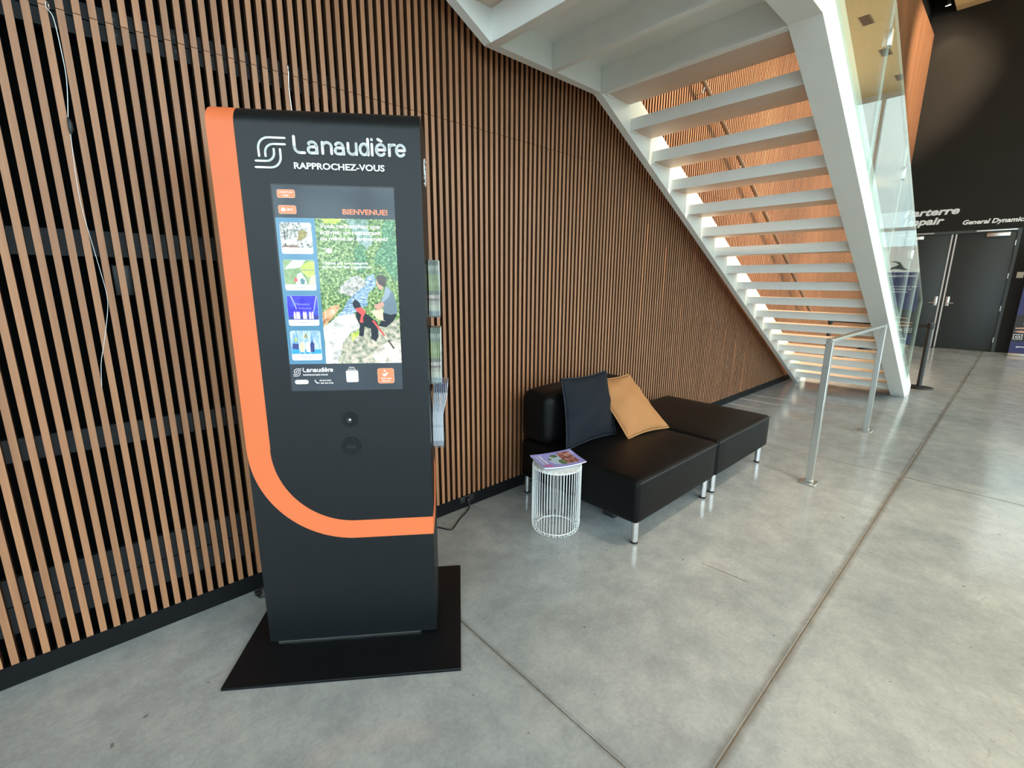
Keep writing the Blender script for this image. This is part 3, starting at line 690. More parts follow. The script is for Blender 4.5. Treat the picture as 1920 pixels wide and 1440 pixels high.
def lanaudiere():
    B, X_, A = 1.9225, 1.9570, 1.9720; out = []
    def bowl(x0, x1, a0, a1): return arc((x0+x1)/2, (B+X_)/2, (x1-x0)/2, a0, a1, 18, rz=(X_-B)/2)
    def let_a(x0, x1):
        r = (x1-x0)/2; mid = B+(X_-B)*.56
        out.append([(x0+.003, X_-.006)]+arc((x0+x1)/2-.001, X_-.012, r-.001, 140, 0, 8, rz=.012)+[(x1, B)])
        out.append([(x1, mid)]+arc(x0+.010, (B+mid)/2, .010, 90, 270, 8, rz=(mid-B)/2)+[(x1-.006, B), (x1, B+.008)])
    def let_e(x0, x1):
        out.append([(x0, (B+X_)/2), (x1, (B+X_)/2)]); out.append(bowl(x0, x1, 0, 318))
    out.append([(.272,A), (.272,B+.018)]+arc(.290, B+.018, .018, 180, 270, 8)+[(.304,B)])
    let_a(.316,.345)
    out.append([(.363,B),(.363,X_)]); out.append([(.363,X_-.012)]+arc(.3775, X_-.014, .0145, 160, 0, 10, rz=.014)+[(.392,B)])
    let_a(.404,.432)
    out.append([(.447,X_)]+arc(.4605, B+.014, .0135, 180, 360, 10, rz=.014)+[(.474,X_)]); out.append([(.474,X_),(.474,B)])
    out.append(bowl(.486,.513,0,360)); out.append([(.513,A),(.513,B)])
    out.append([(.526,X_),(.526,B)]); out.append([(.526,A-.001),(.526,A)])
    let_e(.540,.570); out.append([(.547,A+.001),(.558,A-.005)])
    out.append([(.584,B),(.584,X_)]); out.append([(.584,X_-.010)]+arc(.596, X_-.012, .012, 160, 80, 5, rz=.012)+[(.602,X_)])
    let_e(.607,.636)
    return out
FRONT = lambda p, q, t: (KX+p, KY-t, q)
hd = strokes('emblem', M_WHITEL, kk, FRONT, emblem(), .0062, .0, .0035)
strokes('brand_lettering', M_WHITEL, kk, FRONT, lanaudiere(), .0085, .0, .0035)
put_text('slogan_lettering', 'RAPPROCHEZ-VOUS', M_WHITEL, kk, lambda x, y, t: (KX+.266+x, KY-.003-t, 1.8715+y), .299, .0205, .022, thick=.002)
def side_emblem():
    lines = [[((p[0]-.142)/.101*.09+.135, p[1]) for p in L_] for L_ in emblem()]
    strokes('side_emblem', M_WHITEL, kk, lambda p, q, t: (KX+KW+t, KY+p, q-.01), lines, .007, 0, .003)
side_emblem()

# display
M_BEZ = mat('black_display_edge', (.004,.004,.005), .25)
dsp = mk('display', M_BEZ, kk, (KX+.1815, KX+.594, KY-.0012, KY+.01, 1.0945, 1.8225))
def sq(name, u0, u1, z0, z1, m_, lay, parent=dsp, r=0):
    t = .0018+.0003*lay
    if r:
        poly = arc(u1-r, z1-r, r, 0, 90, 5)+arc(u0+r, z1-r, r, 90, 180, 5)+arc(u0+r, z0+r, r, 180, 270, 5)+arc(u1-r, z0+r, r, 270, 360, 5)
    else: poly = [(u0,z0),(u1,z0),(u1,z1),(u0,z1)]
    return MB().prism(poly, FRONT, t-.0004, t).build(name, m_, parent)
def pg(name, pts, m_, lay, parent=dsp):
    t = .0018+.0003*lay; return MB().prism(pts, FRONT, t-.0003, t).build(name, m_, parent)
def glow_noise(name, cols, scale, k=1.0, stretch=(1,1,1), lo=.3, hi=.7, det=6):
    m = glow(name, (1,1,1), k); nt = m.node_tree; b = nt.nodes['Principled BSDF']; tc = nt.nodes.new('ShaderNodeTexCoord'); mp = nt.nodes.new('ShaderNodeMapping'); mp.inputs['Scale'].default_value = stretch
    n = nt.nodes.new('ShaderNodeTexNoise'); n.inputs['Scale'].default_value = scale; n.inputs['Detail'].default_value = det; n.inputs['Roughness'].default_value = .6
    nt.links.new(tc.outputs['Object'], mp.inputs[0]); nt.links.new(mp.outputs[0], n.inputs['Vector']); r = nt.nodes.new('ShaderNodeValToRGB'); nt.links.new(n.outputs['Fac'], r.inputs[0]); el = r.color_ramp.elements
    while len(el) < len(cols): el.new(.5)
    for i, c in enumerate(cols): el[i].position = lo+(hi-lo)*i/(len(cols)-1); el[i].color = (*c, 1)
    nt.links.new(r.outputs[0], b.inputs['Emission Color'])
    return m
G_HDR = glow('glow_slate', (.022,.036,.055)); G_SIDE = glow('glow_blue', (.10,.31,.50)); G_WHITE = glow('glow_white', (.92,.97,1.0)); G_OR = glow('glow_orange', (.98,.29,.12)); G_ORL = glow('glow_orange_rim', (1,.52,.34)); G_GREY = glow('glow_grey_text', (.25,.30,.36))
G_LEAF = glow_noise('glow_foliage', [(.03,.09,.03),(.11,.25,.08),(.27,.46,.16),(.62,.80,.44)], 120, lo=.34, hi=.66)
G_LEAFB = glow_noise('glow_bright_foliage', [(.25,.50,.05),(.60,.85,.10),(.85,.98,.45)], 60, lo=.36, hi=.66)
G_SKY = glow_noise('glow_pale_sky', [(.10,.26,.16),(.25,.44,.38),(.42,.60,.62)], 60, lo=.34, hi=.6)
G_ROCK = glow_noise('glow_grey_rock', [(.16,.20,.18),(.50,.55,.52),(.86,.88,.86)], 70, lo=.34, hi=.66)
G_RIVER = glow_noise('glow_river', [(.06,.16,.30),(.28,.50,.72),(.75,.90,.98)], 80, stretch=(1,1,2.5), lo=.34, hi=.66)
G_FOAM = glow_noise('glow_white_water', [(.42,.47,.46),(.78,.82,.79),(.95,.97,.94)], 30, stretch=(1,1,1.6), lo=.3, hi=.62)
G_ORK = glow_noise('glow_orange_rock', [(.38,.20,.10),(.90,.55,.30),(.95,.85,.72)], 70, lo=.34, hi=.66)
G_FRK = glow_noise('glow_mossy_rock', [(.16,.22,.17),(.50,.55,.42),(.85,.78,.66)], 70, lo=.34, hi=.66)
G_PRK = glow_noise('glow_pale_rock', [(.40,.40,.32),(.80,.80,.72),(.96,.96,.90)], 45, lo=.3, hi=.66)
G_SHIRT = glow('glow_shirt', (.17,.27,.34)); G_SHIRT2 = glow('glow_shirt_light', (.34,.47,.60)); G_HAIR = glow('glow_hair', (.075,.06,.05)); G_SKIN = glow('glow_skin', (.72,.44,.34)); G_DARK = glow('glow_dark', (.02,.03,.045)); G_CREAM = glow('glow_paper', (.80,.74,.55)); G_RED = glow('glow_red', (.85,.13,.12))
sq('screen_header', .1875, .5920, 1.7135, 1.8175, G_HDR, 0); sq('screen_footer', .1875, .5925, 1.0985, 1.2000, G_HDR, 0)
sq('screen_sidebar', .1875, .3178, 1.2000, 1.7135, G_SIDE, 0); ph_ = sq('screen_photo', .3178, .5925, 1.2000, 1.7135, G_LEAF, 0)
PH = {"rock_up": [[0.3887, 1.4839], [0.4271, 1.5154], [0.4585, 1.5208], [0.485, 1.487], [0.4861, 1.4607], [0.4592, 1.45], [0.4225, 1.4473], [0.3819, 1.4603]], "river": [[0.4843, 1.5184], [0.5108, 1.5264], [0.5137, 1.4845], [0.4861, 1.4607], [0.478, 1.4128], [0.4562, 1.4021], [0.4233, 1.3806], [0.3703, 1.3727], [0.3963, 1.4074], [0.4249, 1.4446], [0.4498, 1.4658], [0.4715, 1.4791]], "white": [[0.3178, 1.3352], [0.3705, 1.3754], [0.4315, 1.386], [0.4518, 1.3318], [0.4164, 1.3183], [0.3845, 1.2775], [0.3605, 1.2002], [0.3178, 1.2002]], "orock": [[0.3182, 1.3862], [0.3442, 1.4075], [0.3788, 1.4181], [0.3802, 1.4021], [0.3544, 1.3701], [0.318, 1.3379]], "frock": [[0.3605, 1.2002], [0.3875, 1.2829], [0.4163, 1.3156], [0.4518, 1.3318], [0.5433, 1.345], [0.5923, 1.3694], [0.5923, 1.2001]], "prock": [[0.5031, 1.2008], [0.4834, 1.2348], [0.5007, 1.2542], [0.5397, 1.2761], [0.5923, 1.2896], [0.5923, 1.2001]], "shirt": [[0.5505, 1.4847], [0.5731, 1.461], [0.5833, 1.4236], [0.5861, 1.3857], [0.5611, 1.3798], [0.5375, 1.3872], [0.5337, 1.4155], [0.525, 1.4262], [0.5409, 1.4529], [0.5446, 1.4715]], "hair": [[0.5168, 1.516], [0.5263, 1.5226], [0.542, 1.522], [0.5533, 1.5137], [0.5496, 1.4926], [0.5449, 1.4781], [0.5347, 1.4846], [0.5245, 1.4899], [0.5187, 1.503]], "face": [[0.5176, 1.5082], [0.5245, 1.4899], [0.536, 1.4833], [0.5366, 1.4701], [0.5236, 1.4727], [0.519, 1.4846], [0.5155, 1.4924]], "arm": [[0.5356, 1.4275], [0.5045, 1.416], [0.5045, 1.4061], [0.518, 1.3953], [0.5403, 1.4155]], "pants": [[0.5349, 1.3885], [0.5841, 1.3825], [0.5708, 1.3586], [0.5427, 1.3341], [0.5136, 1.3397], [0.5294, 1.3614]], "paper": [[0.49, 1.394], [0.5329, 1.402], [0.534, 1.3614], [0.5412, 1.3565], [0.5122, 1.3642]], "dog": [[0.4371, 1.3914], [0.4559, 1.3967], [0.4913, 1.3697], [0.5116, 1.3533], [0.5128, 1.3012], [0.5022, 1.2806], [0.4868, 1.2932], [0.4863, 1.3302], [0.4641, 1.3372], [0.4579, 1.3016], [0.4432, 1.3017], [0.4474, 1.3454], [0.4357, 1.3698]], "doghead": [[0.4261, 1.4234], [0.4375, 1.4367], [0.4523, 1.4234], [0.4566, 1.4074], [0.4351, 1.4007], [0.4284, 1.4101]], "harness": [[0.4353, 1.4034], [0.4566, 1.408], [0.4719, 1.3913], [0.4608, 1.3698], [0.4604, 1.3508], [0.4478, 1.353], [0.4554, 1.3806], [0.438, 1.3962]], "leash": [[0.492, 1.3588], [0.5, 1.3602], [0.5371, 1.3038], [0.5316, 1.3011]], "stick": [[0.5443, 1.2858], [0.5498, 1.2871], [0.5699, 1.2549], [0.5644, 1.2541]], "pale_sky": [[0.425, 1.7130], [0.4921, 1.7130], [0.5074, 1.6469], [0.4898, 1.6086], [0.4607, 1.6361], [0.443, 1.6759]], "bright": [[0.3416, 1.7130], [0.4089, 1.7130], [0.3975, 1.698], [0.3499, 1.694]], "moss": [[0.4132, 1.3102], [0.4407, 1.3237], [0.4451, 1.31], [0.4167, 1.2827]]}
def ragged(pts, amp, seed, cuts=5):
    rn = random.Random(seed); out = []
    for a, b in zip(pts, pts[1:]+pts[:1]):
        out.append(tuple(a))
        d = math.hypot(b[0]-a[0], b[1]-a[1])
        for c in range(1, cuts):
            q = c/cuts; out.append((min(.5924, max(.3179, a[0]+(b[0]-a[0])*q+rn.uniform(-amp, amp))), min(1.7133, max(1.2001, a[1]+(b[1]-a[1])*q+rn.uniform(-amp, amp)))))
    return out
G_LEAFD = glow_noise('glow_deep_foliage', [(.04,.14,.07),(.10,.32,.15),(.28,.58,.32)], 120, lo=.36, hi=.66)
pg('printed_trees', ragged([[.55,1.71],[.592,1.71],[.592,1.50],[.56,1.53],[.535,1.56],[.51,1.55],[.52,1.60],[.54,1.62]], .005, 31), G_LEAFD, .6)
pg('printed_trees', ragged([[.44,1.60],[.47,1.63],[.49,1.58],[.475,1.53],[.45,1.54]], .005, 32), G_LEAFD, .6)
for i, (nm, key, m_, amp) in enumerate((('printed_sky','pale_sky',G_SKY,.005),('printed_leaves','bright',G_LEAFB,.003),('printed_rock','rock_up',G_ROCK,.003),('printed_river','river',G_RIVER,.003),('printed_water','white',G_FOAM,.002),('printed_rock','orock',G_ORK,.002),('printed_rock','frock',G_FRK,.003),('printed_rock','prock',G_PRK,.002),('printed_moss','moss',G_LEAFB,.003),
    ('printed_dog','dog',G_DARK,.001),('printed_dog_head','doghead',G_DARK,.001),('printed_harness','harness',G_RED,0),('printed_leash','leash',G_RED,0),('printed_stick','stick',G_HAIR,0),('printed_trousers','pants',G_DARK,0),('printed_page','paper',G_CREAM,0),('printed_shirt','shirt',G_SHIRT,0),('printed_arm','arm',G_SKIN,0),('printed_face','face',G_SKIN,0),('printed_hair','hair',G_HAIR,.0006))):
    pts = PH[key] if amp == 0 else ragged(PH[key], amp, 40+i)
    pg(nm, pts, m_, 1.0+.45*i)
pg('printed_shirt', [(.5505,1.4847),(.566,1.468),(.558,1.445),(.540,1.428),(.527,1.4265),(.5409,1.4529),(.5446,1.4715)], G_SHIRT2, 9.3)
def st_text(body, u0, z0, w, h, m_, lay=12, bold=.022):
    t = .0018+.0003*lay
    return put_text('screen_text', body, m_, dsp, lambda x, y, k: (KX+u0+x, KY-t, z0+y), w, h, bold)
st_text('BIENVENUE!', .414, 1.7285, .153, .0175, G_OR, 2, .028)
st_text('Vous recherchez une', .334, 1.6815, .205, .0145, G_WHITE); st_text('activit\u00e9, un restaurant', .333, 1.6605, .206, .0145, G_WHITE); st_text('ou m\u00eame un \u00e9v\u00e9nement?', .332, 1.6400, .232, .0145, G_WHITE)
st_text('Cliquez sur une cat\u00e9gorie', .334, 1.5585, .158, .0095, G_WHITE); st_text('pour avoir des suggestions', .333, 1.5460, .170, .0095, G_WHITE)
pg('pointing_hand', [(.347,1.606),(.352,1.612),(.360,1.614),(.366,1.611),(.371,1.604),(.367,1.597),(.360,1.595),(.354,1.598),(.346,1.600)], G_WHITE, 12); pg('pointing_hand', [(.341,1.611),(.344,1.615),(.350,1.613),(.346,1.609)], G_WHITE, 12)
for z0, z1, rows in ((1.778,1.805,None),(1.726,1.754,None)):
    b_ = sq('screen_badge', .201, .260, z0, z1, G_ORL, 1, r=.006); sq('badge_fill', .2022, .2588, z0+.0012, z1-.0012, G_OR, 2, parent=b_, r=.005)
st_text('10 JUILLET 2024', .208, 1.7945, .045, .0042, G_WHITE, 3); st_text('12:37', .2215, 1.7825, .018, .0062, G_WHITE, 3)
pg('cloud_icon', arc(.217,1.741,.005,0,180,8)+arc(.2215,1.739,.004,90,-90,6)+arc(.2135,1.7385,.0035,270,90,6), G_WHITE, 3); st_text('28\u00b0C', .229, 1.7365, .021, .0072, G_WHITE, 3)
# picture cards
G_CARDW = glow('glow_card', (.86,.93,1.0))
cards = ((1.593,1.698,1.614,'Restaurants'),(1.467,1.573,1.488,'Activit\u00e9s'),(1.341,1.449,1.363,'\u00c9v\u00e9nements'),(1.214,1.323,1.237,'Incontournables'))
G_C1 = glow_noise('glow_terrace', [(.10,.14,.12),(.45,.52,.50),(.92,.96,.95)], 120, lo=.36, hi=.6); G_C2 = glow_noise('glow_lake_shore', [(.16,.34,.16),(.42,.62,.28)], 60); G_C3 = glow_noise('glow_stage_blue', [(.03,.02,.62),(.06,.05,.85),(.05,.22,.95)], 22); G_C4 = glow_noise('glow_play_blue', [(.08,.30,.72),(.35,.62,.90),(.80,.90,.97)], 45, stretch=(2.2,1,.6))
G_YG = glow_noise('glow_yellow_tree', [(.45,.62,.08),(.72,.86,.22)], 60); G_PALE = glow('glow_pale_blue', (.74,.86,.95)); G_BROWN = glow('glow_brown', (.28,.17,.11)); G_TEAL = glow('glow_teal', (.10,.28,.34)); G_LAV = glow('glow_lavender', (.40,.48,.98)); G_OLIVE = glow_noise('glow_olive_tree', [(.22,.20,.05),(.50,.46,.16)], 80); G_PINKW = glow('glow_pink_white', (.90,.78,.86)); G_NAVY2 = glow('glow_navy', (.05,.08,.30)); G_CYAN = glow('glow_cyan', (.05,.45,.85))
for (z0, z1, zl, lab), cm in zip(cards, (G_C1, G_C2, G_C3, G_C4)):
    cd = sq('picture_card', .199, .305, z0, z1, G_CARDW, 1, r=.007)
    pc = [(.1995,zl),(.3045,zl)]+arc(.2985, z1-.0065, .006, 0, 90, 4)+arc(.2055, z1-.0065, .006, 90, 180, 4)
    pg('card_photo', pc, cm, 2, cd)
    st_text(lab, .252-.0028*len(lab)/2*1.05, zl-.013, .0028*len(lab), .0052, G_GREY, 3, .01)
    c = lambda u, v: (.199+.106*u, zl+(z1-zl)*v)
    def cp(pts, m_, l=3): pg('card_detail', [c(*p) for p in pts], m_, l, cd)
    if lab == 'Restaurants':
        cp([(.66,.99),(.93,.99),(.98,.9),(.9,.78),(.70,.80)], G_PALE); cp([(.52,.3),(.6,.68),(.75,.72),(.86,.6),(.80,.42),(.64,.28)], G_OLIVE); cp([(.66,.30),(.98,.56),(.99,.40),(.99,.24)], G_PALE, 3.5); cp([(.02,.02),(.55,.02),(.50,.10),(.05,.08)], G_BROWN); cp([(.12,.05),(.16,.05),(.15,.7),(.12,.7)], G_DARK); cp([(.03,.18),(.5,.16),(.5,.3),(.03,.32)], G_WHITE, 3.2); cp([(.88,.62),(.98,.72),(.98,.92),(.90,.85)], G_PINKW)
    elif lab.startswith('Act'):
        cp([(.02,.62),(.3,.98),(.72,.98),(.55,.70),(.38,.66)], G_PALE); cp([(.55,.62),(.62,.82),(.80,.93),(.99,.90),(.99,.60)], G_YG); cp([(.55,.56),(.99,.56),(.95,.36),(.76,.30)], G_YG, 3.2); cp([(.35,.02),(.42,.42),(.55,.50),(.72,.1),(.70,.02)], G_PALE, 3.4); cp([(.30,.12),(.34,.28),(.40,.26),(.42,.12)], G_RED, 4); cp([(.52,.02),(.50,.18),(.57,.27),(.66,.15),(.62,.02)], G_TEAL, 4); cp([(.76,.02),(.84,.3),(.99,.42),(.99,.02)], G_CREAM, 3.6)
    elif lab.startswith('\u00c9'):
        cp([(.12,.98),(.17,.98),(.31,.45),(.28,.43)], G_LAV); cp([(.95,.98),(.99,.98),(.90,.5),(.84,.25),(.82,.27)], G_LAV); cp([(.02,.02),(.99,.02),(.98,.16),(.02,.14)], G_NAVY2)
        for px in (.22,.30,.36,.52,.58,.72,.80): cp([(px-.035,.03),(px+.035,.03),(px+.03,.28),(px,.36),(px-.03,.28)], G_PINKW, 4)
        st_text('M\u00e9moire', .228, zl+.052, .048, .008, G_LAV, 4, 0); st_text('& Racines', .238, zl+.038, .044, .007, G_LAV, 4, 0)
    else:
        cp([(.02,.02),(.99,.02),(.99,.2),(.02,.22)], G_CYAN); cp([(.1,.55),(.2,.75),(.22,.55)], G_YG); cp([(.45,.7),(.52,.92),(.58,.7)], G_OLIVE); cp([(.04,.24),(.24,.20),(.26,.44),(.06,.46)], G_NAVY2, 3.3)
        for px, mm in ((.36,G_CREAM),(.56,G_PINKW),(.70,G_NAVY2)): cp([(px-.06,.10),(px+.06,.08),(px+.08,.45),(px,.58),(px-.07,.42)], mm, 4)
        for px in (.27,.43,.62): cp([(px,.02),(px+.015,.02),(px+.015,.98),(px,.98)], G_PALE, 4.5)
# footer
def mini(p): return (.1975+(p[0]-.142)*.285, 1.1555+(p[1]-1.873)*.285)
FT = .0018+.0003*3
strokes('footer_emblem', G_WHITE, dsp, lambda p, q, t: FRONT(p, q, t), [[mini(p) for p in L_] for L_ in emblem()], .0019, FT-.0005, FT, 6)
strokes('footer_brand', G_WHITE, dsp, lambda p, q, t: FRONT(p, q, t), [[(.2335+(p[0]-.272)*.289, 1.1705+(p[1]-1.9225)*.289) for p in L_] for L_ in lanaudiere()], .0029, FT-.0005, FT, 6)
st_text('RAPPROCHEZ-VOUS', .232, 1.1565, .088, .0052, G_WHITE, 3, .04)
sq('language_pill', .2, .249, 1.1245, 1.1405, G_WHITE, 2, r=.0079); st_text('FR', .211, 1.1300, .009, .0055, glow('glow_pink_text', (.62,.36,.50)), 4, .01); st_text('EN', .2275, 1.1300, .010, .0055, G_GREY, 4, .01)
pg('phone_icon', [(.2715,1.1405),(.2745,1.1385),(.2745,1.135),(.279,1.130),(.2825,1.1305),(.285,1.128),(.2825,1.125),(.278,1.1262),(.273,1.1315),(.2705,1.137)], G_WHITE, 3)
st_text('450 834-2535', .2875, 1.1345, .043, .0055, G_WHITE, 3); st_text('1 800 363-2788', .2875, 1.1245, .050, .0055, G_WHITE, 3)
sq('blank_tile', .386, .430, 1.129, 1.1735, G_WHITE, 2, r=.005); st_text('Visitez', .3975, 1.1835, .021, .0045, G_WHITE, 3); st_text('notre site', .3935, 1.1765, .029, .0045, G_WHITE, 3)
b_ = sq('screen_button', .501, .562, 1.122, 1.180, G_ORL, 1, r=.008); sq('button_fill', .5025, .5605, 1.1235, 1.1785, G_OR, 2, parent=b_, r=.007)
pg('button_icon', arc(.526,1.155,.006,90,270,8)+[(.531,1.150),(.540,1.162),(.537,1.166),(.529,1.158)], G_WHITE, 3); pg('button_icon', arc(.5275,1.1705,.0035,0,360,8)[:-1], G_WHITE, 3)
st_text('Voir mes', .5125, 1.1385, .039, .0062, G_WHITE, 3); st_text('favoris', .5165, 1.1285, .030, .0062, G_WHITE, 3)
M_PUCK = mat('matt_black_ring', (.010,.011,.012), .5, spec=.22)
# camera eye and scanner
def puck(name, u, z, rx, rz): return MB().prism(arc(u, z, rx, 0, 352, 31, rz=rz), FRONT, 0, .004).build(name, M_PUCK, kk)
p1 = puck('camera_ring', .387, .981, .0295, .0295); MB().prism(arc(.3875,.981,.012,0,345,23), FRONT, .004, .0085).build('lens', mat('lens_glass', (.01,.01,.012), .06), p1); MB().prism(arc(.3895,.983,.0042,0,330,11), FRONT, .0085, .009).build('lens_glint', M_CHROME, p1)
p2 = puck('scanner_ring', .386, .873, .0365, .0365); MB().prism(arc(.386+.012,.873,.0075,-90,90,6)+arc(.386-.012,.873,.0075,90,270,6), FRONT, .004, .0046).build('slot', M_BEZ, p2)
# brochure holders and brochures on the right flank
HX = KX+KW
def holder(z0, z1, y0=.118, y1=.238, w=.050):
    y0 += KY; y1 += KY
    m = MB(); m.box(HX, HX+.002, y0, y1, z0, z1); m.box(HX+w-.002, HX+w, y0, y1, z0, z0+.62*(z1-z0)); m.box(HX, HX+w, y0, y0+.002, z0, z0+.12*(z1-z0)); m.box(HX, HX+w, y1-.002, y1, z0, z0+.62*(z1-z0)); m.box(HX, HX+w, y0, y1, z0, z0+.002)
    m.build('brochure_holder', M_ACRYL, kk)
def stripe_mat(name, stops):
    m = bpy.data.materials.new(name); m.use_nodes = True; nt = m.node_tree; b = nt.nodes['Principled BSDF']; tc = nt.nodes.new('ShaderNodeTexCoord'); sp_ = nt.nodes.new('ShaderNodeSeparateXYZ'); nt.links.new(tc.outputs['Generated'], sp_.inputs[0]); r = nt.nodes.new('ShaderNodeValToRGB'); nt.links.new(sp_.outputs[2], r.inputs[0]); r.color_ramp.interpolation = 'CONSTANT'; el = r.color_ramp.elements
    while len(el) < len(stops): el.new(.5)
    for i, (p, c) in enumerate(stops): el[i].position = p; el[i].color = (*c, 1)
    nt.links.new(r.outputs[0], b.inputs['Base Color']); b.inputs['Roughness'].default_value = .35
    return m
M_BROA = stripe_mat('forest_brochure', [(0,(.30,.36,.34)),(.10,(.55,.55,.42)),(.20,(.42,.40,.30)),(.27,(.16,.11,.09)),(.32,(.62,.50,.44)),(.38,(.10,.10,.07)),(.45,(.22,.30,.09)),(.55,(.30,.38,.14)),(.62,(.24,.32,.12)),(.74,(.16,.20,.14)),(.82,(.30,.34,.28)),(.90,(.05,.09,.045))])
M_BROB = stripe_mat('blue_brochure', [(0,(.40,.38,.46)),(.08,(.58,.62,.70)),(.30,(.42,.46,.54)),(.34,(.60,.64,.72)),(.55,(.48,.52,.60)),(.85,(.03,.05,.13))])
M_BROP = mat('brochure_paper', (.80,.82,.84), .5, var=.04, scale=60)
ORD = [', first from the flank', ', second from the flank', ', third from the flank', ', fourth from the flank', ', fifth from the flank', ', sixth from the flank', ', seventh from the flank', ', eighth from the flank']
def brochures(kind, z0, z1, n, grp, word, wtot, splay=0):
    for k in range(n):
        x = HX+.004+k*wtot/n; th = wtot/n*.80
        t = empty('brochure', (0,0,0)); t.parent = None
        t.matrix_world = Matrix.Translation((.175,1.786,0)) @ Matrix.Rotation(KR, 4, 'Z') @ Matrix.Translation((x, KY+.122, z0))
        h = z1-z0; seg = 10
        def bend(q):
            if not splay: return 0.0012*math.sin(3*q+k)
            b_ = max(0, (q-.42)/.58); return (.012+.030*k/n)*b_**1.3*(1.0 if b_ < .6 else 1-.35*(b_-.6)/.4)
        for nm, w0, w1, m_ in (('cover', 0, th*.80, M_BROA if kind == 'A' else M_BROB), ('pages', th*.80, th, M_BROP)):
            m = MB(); 
            for i in range(seg+1):
                q = i/seg; dx = bend(q); m.v += [(dx+w0, 0, q*h), (dx+w1, 0, q*h), (dx+w1, .108, q*h), (dx+w0, .108, q*h)]
            for i in range(seg):
                for e in range(4): f_ = (e+1) % 4; m.f.append((i*4+e, i*4+f_, i*4+4+f_, i*4+4+e))
            m.f += [(0,1,2,3), tuple(seg*4+i for i in range(4))]
            m.build(nm, m_, t)
        tag(t, word+ORD[k], 'brochure', grp)
for z0, z1 in ((1.362,1.585),(1.090,1.325),(.815,1.075)): holder(z0-.002, z1-.02)
brochures('A', 1.366, 1.583, 7, 'brochures in the top kiosk holder', 'green forest brochure in the top kiosk holder', .042)
brochures('A', 1.094, 1.318, 6, 'brochures in the middle kiosk holder', 'green forest brochure in the middle kiosk holder', .042)
brochures('B', .819, 1.092, 8, 'brochures in the bottom kiosk holder', 'pale blue brochure drooping from the bottom kiosk holder', .042, splay=1)

# ------------------------------------------------------------------ cords
def smooth_path(P_, n=6):
    P_ = [Vector(p) for p in P_]; out = []
    for i in range(len(P_)-1):
        a, b, c, d = P_[max(i-1,0)], P_[i], P_[i+1], P_[min(i+2,len(P_)-1)]
        for k in range(n):
            t = k/n; out.append(.5*((2*b)+(-a+c)*t+(2*a-5*b+4*c-d)*t*t+(-a+3*b-3*c+d)*t**3))
    out.append(P_[-1]); return out
pc = empty('power_cord', (1.5, 2.16, 0)); tag(pc, 'black power cord running from the kiosk to the baseboard outlet', 'cord')
off = Vector((1.5, 2.16, 0))
MB().tube([p-off for p in smooth_path([(1.05,2.18,.03),(1.25,2.27,.006),(1.38,2.262,.005),(1.433,2.234,.005),(1.470,2.165,.005),(1.500,2.160,.005),(1.597,2.225,.005),(1.709,2.284,.006),(1.740,2.31,.02),(1.738,2.322,.055)])], .0042, 8).build('cable', M_BLACKP, pc, smooth=True)
mk('plug', M_BLACKP, pc, (1.722-1.5, 1.756-1.5, 2.305-2.16, 2.337-2.16, .048, .074), bevel=.004)
ot = empty('baseboard_outlet', (1.74, 2.337, .06)); tag(ot, 'black double outlet set in the baseboard behind the power cord', 'outlet'); mk('plate', M_BLACKP, ot, (-.06, .06, -.004, 0, -.022, .022), bevel=.001); 
for dx in (-.03,.03): mk('socket', mat('dark_socket', (.02,.02,.02), .6), ot, (dx-.016, dx+.016, -.0055, -.003, -.014, .014))
kc = empty('loose_cable', (.44, 2.27, 0)); tag(kc, 'short black cable loop on the floor behind the kiosk by the baseboard', 'cable')
MB().tube([Vector(p)-Vector((.44,2.27,0)) for p in smooth_path([(.50,2.30,.004),(.462,2.305,.02),(.436,2.292,.012),(.428,2.268,.005),(.442,2.25,.005),(.49,2.235,.005)])], .005, 8).build('cable', M_BLACKP, kc, smooth=True)
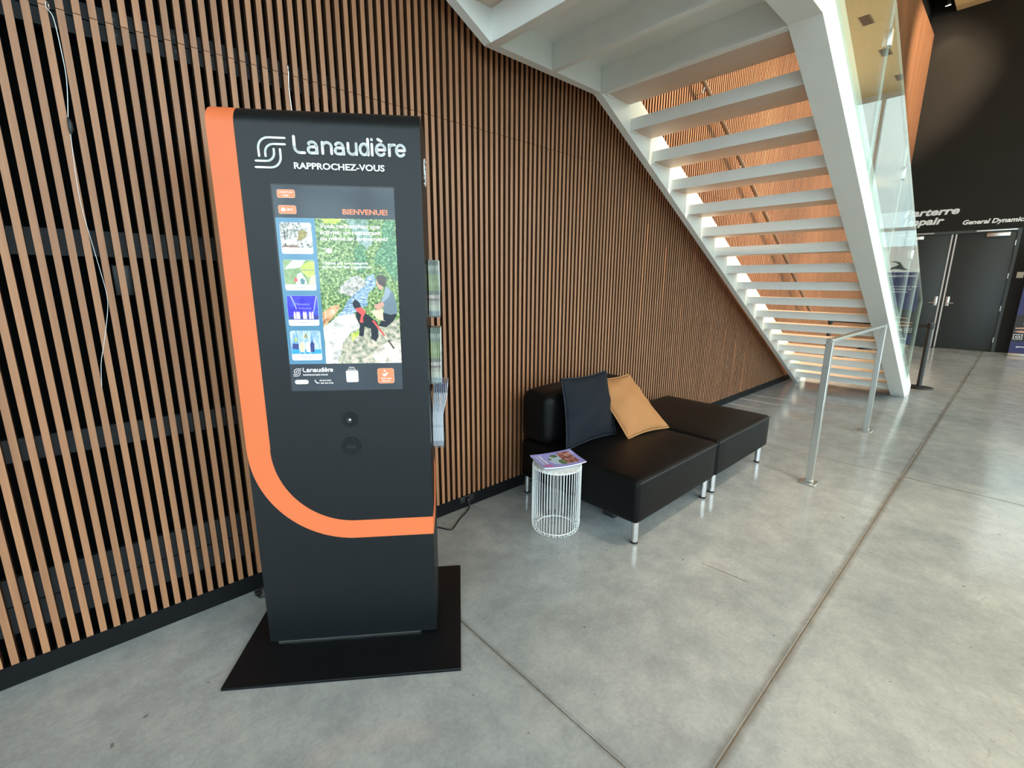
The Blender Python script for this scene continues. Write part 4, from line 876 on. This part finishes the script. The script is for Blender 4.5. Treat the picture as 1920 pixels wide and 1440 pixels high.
mk('plug', M_BLACKP, kc, (-.022, .006, .012, .040, .0, .018), bevel=.003)
hc = empty('hanging_cord', (.055, 2.33, 2.39)); tag(hc, 'thin white cord hanging from a hook down the slats left of the kiosk', 'cord')
o_ = Vector((.055, 2.33, 2.39)); yy = 2.334
MB().tube([Vector(p)-o_ for p in smooth_path([(.052,yy,2.395),(.050,yy-.004,2.375),(.063,yy,2.351),(.068,yy,2.26),(.068,yy,2.166),(.054,yy,2.045)])], .0012, 6).build('upper_cord', M_WIRE, hc, smooth=True)
MB().tube([Vector(p)-o_ for p in smooth_path([(.053,yy,2.00),(.046,yy,1.85),(.046,yy,1.76),(.053,yy,1.671),(.066,yy,1.53),(.072,yy,1.44),(.064,yy,1.376),(.040,yy,1.27),(.020,yy,1.19),(.009,yy,1.10)])], .0009, 6).build('lower_cord', M_WIRE, hc, smooth=True)
MB().tube([Vector(p)-o_ for p in ((.054,yy,2.048),(.056,yy-.002,2.035),(.057,yy-.002,2.01),(.054,yy,1.995))], .005, 10, radii=[.003,.007,.008,.003]).build('inline_switch', M_BLACKP, hc, smooth=True)
MB().tube([Vector(p)-o_ for p in smooth_path([(.056,2.345,2.40),(.056,2.328,2.392),(.056,2.322,2.38),(.056,2.328,2.372)])], .0022, 6).build('hook', M_CHROME, hc, smooth=True)
h2 = empty('wire_hook', (.804, 2.33, 2.42)); tag(h2, 'thin steel wire hooked on a slat above the kiosk top', 'hook')
MB().tube([Vector(p)-Vector((.804,2.33,2.42)) for p in smooth_path([(.800,2.342,2.425),(.803,2.326,2.415),(.806,2.33,2.385),(.804,2.334,2.33),(.807,2.334,2.26),(.809,2.334,2.20)])], .0014, 6).build('wire', M_CHROME, h2, smooth=True)
ub = empty('cable_box', (2.376, 1.61, 0)); tag(ub, 'small black cable box on the floor under the lounge seat', 'box')
mk('body', M_BLACKP, ub, (-.03, .03, -.045, .045, 0, .032), bevel=.005); mk('lid', M_BLACKP, ub, (-.026, .026, -.04, .04, .032, .037), bevel=.002)
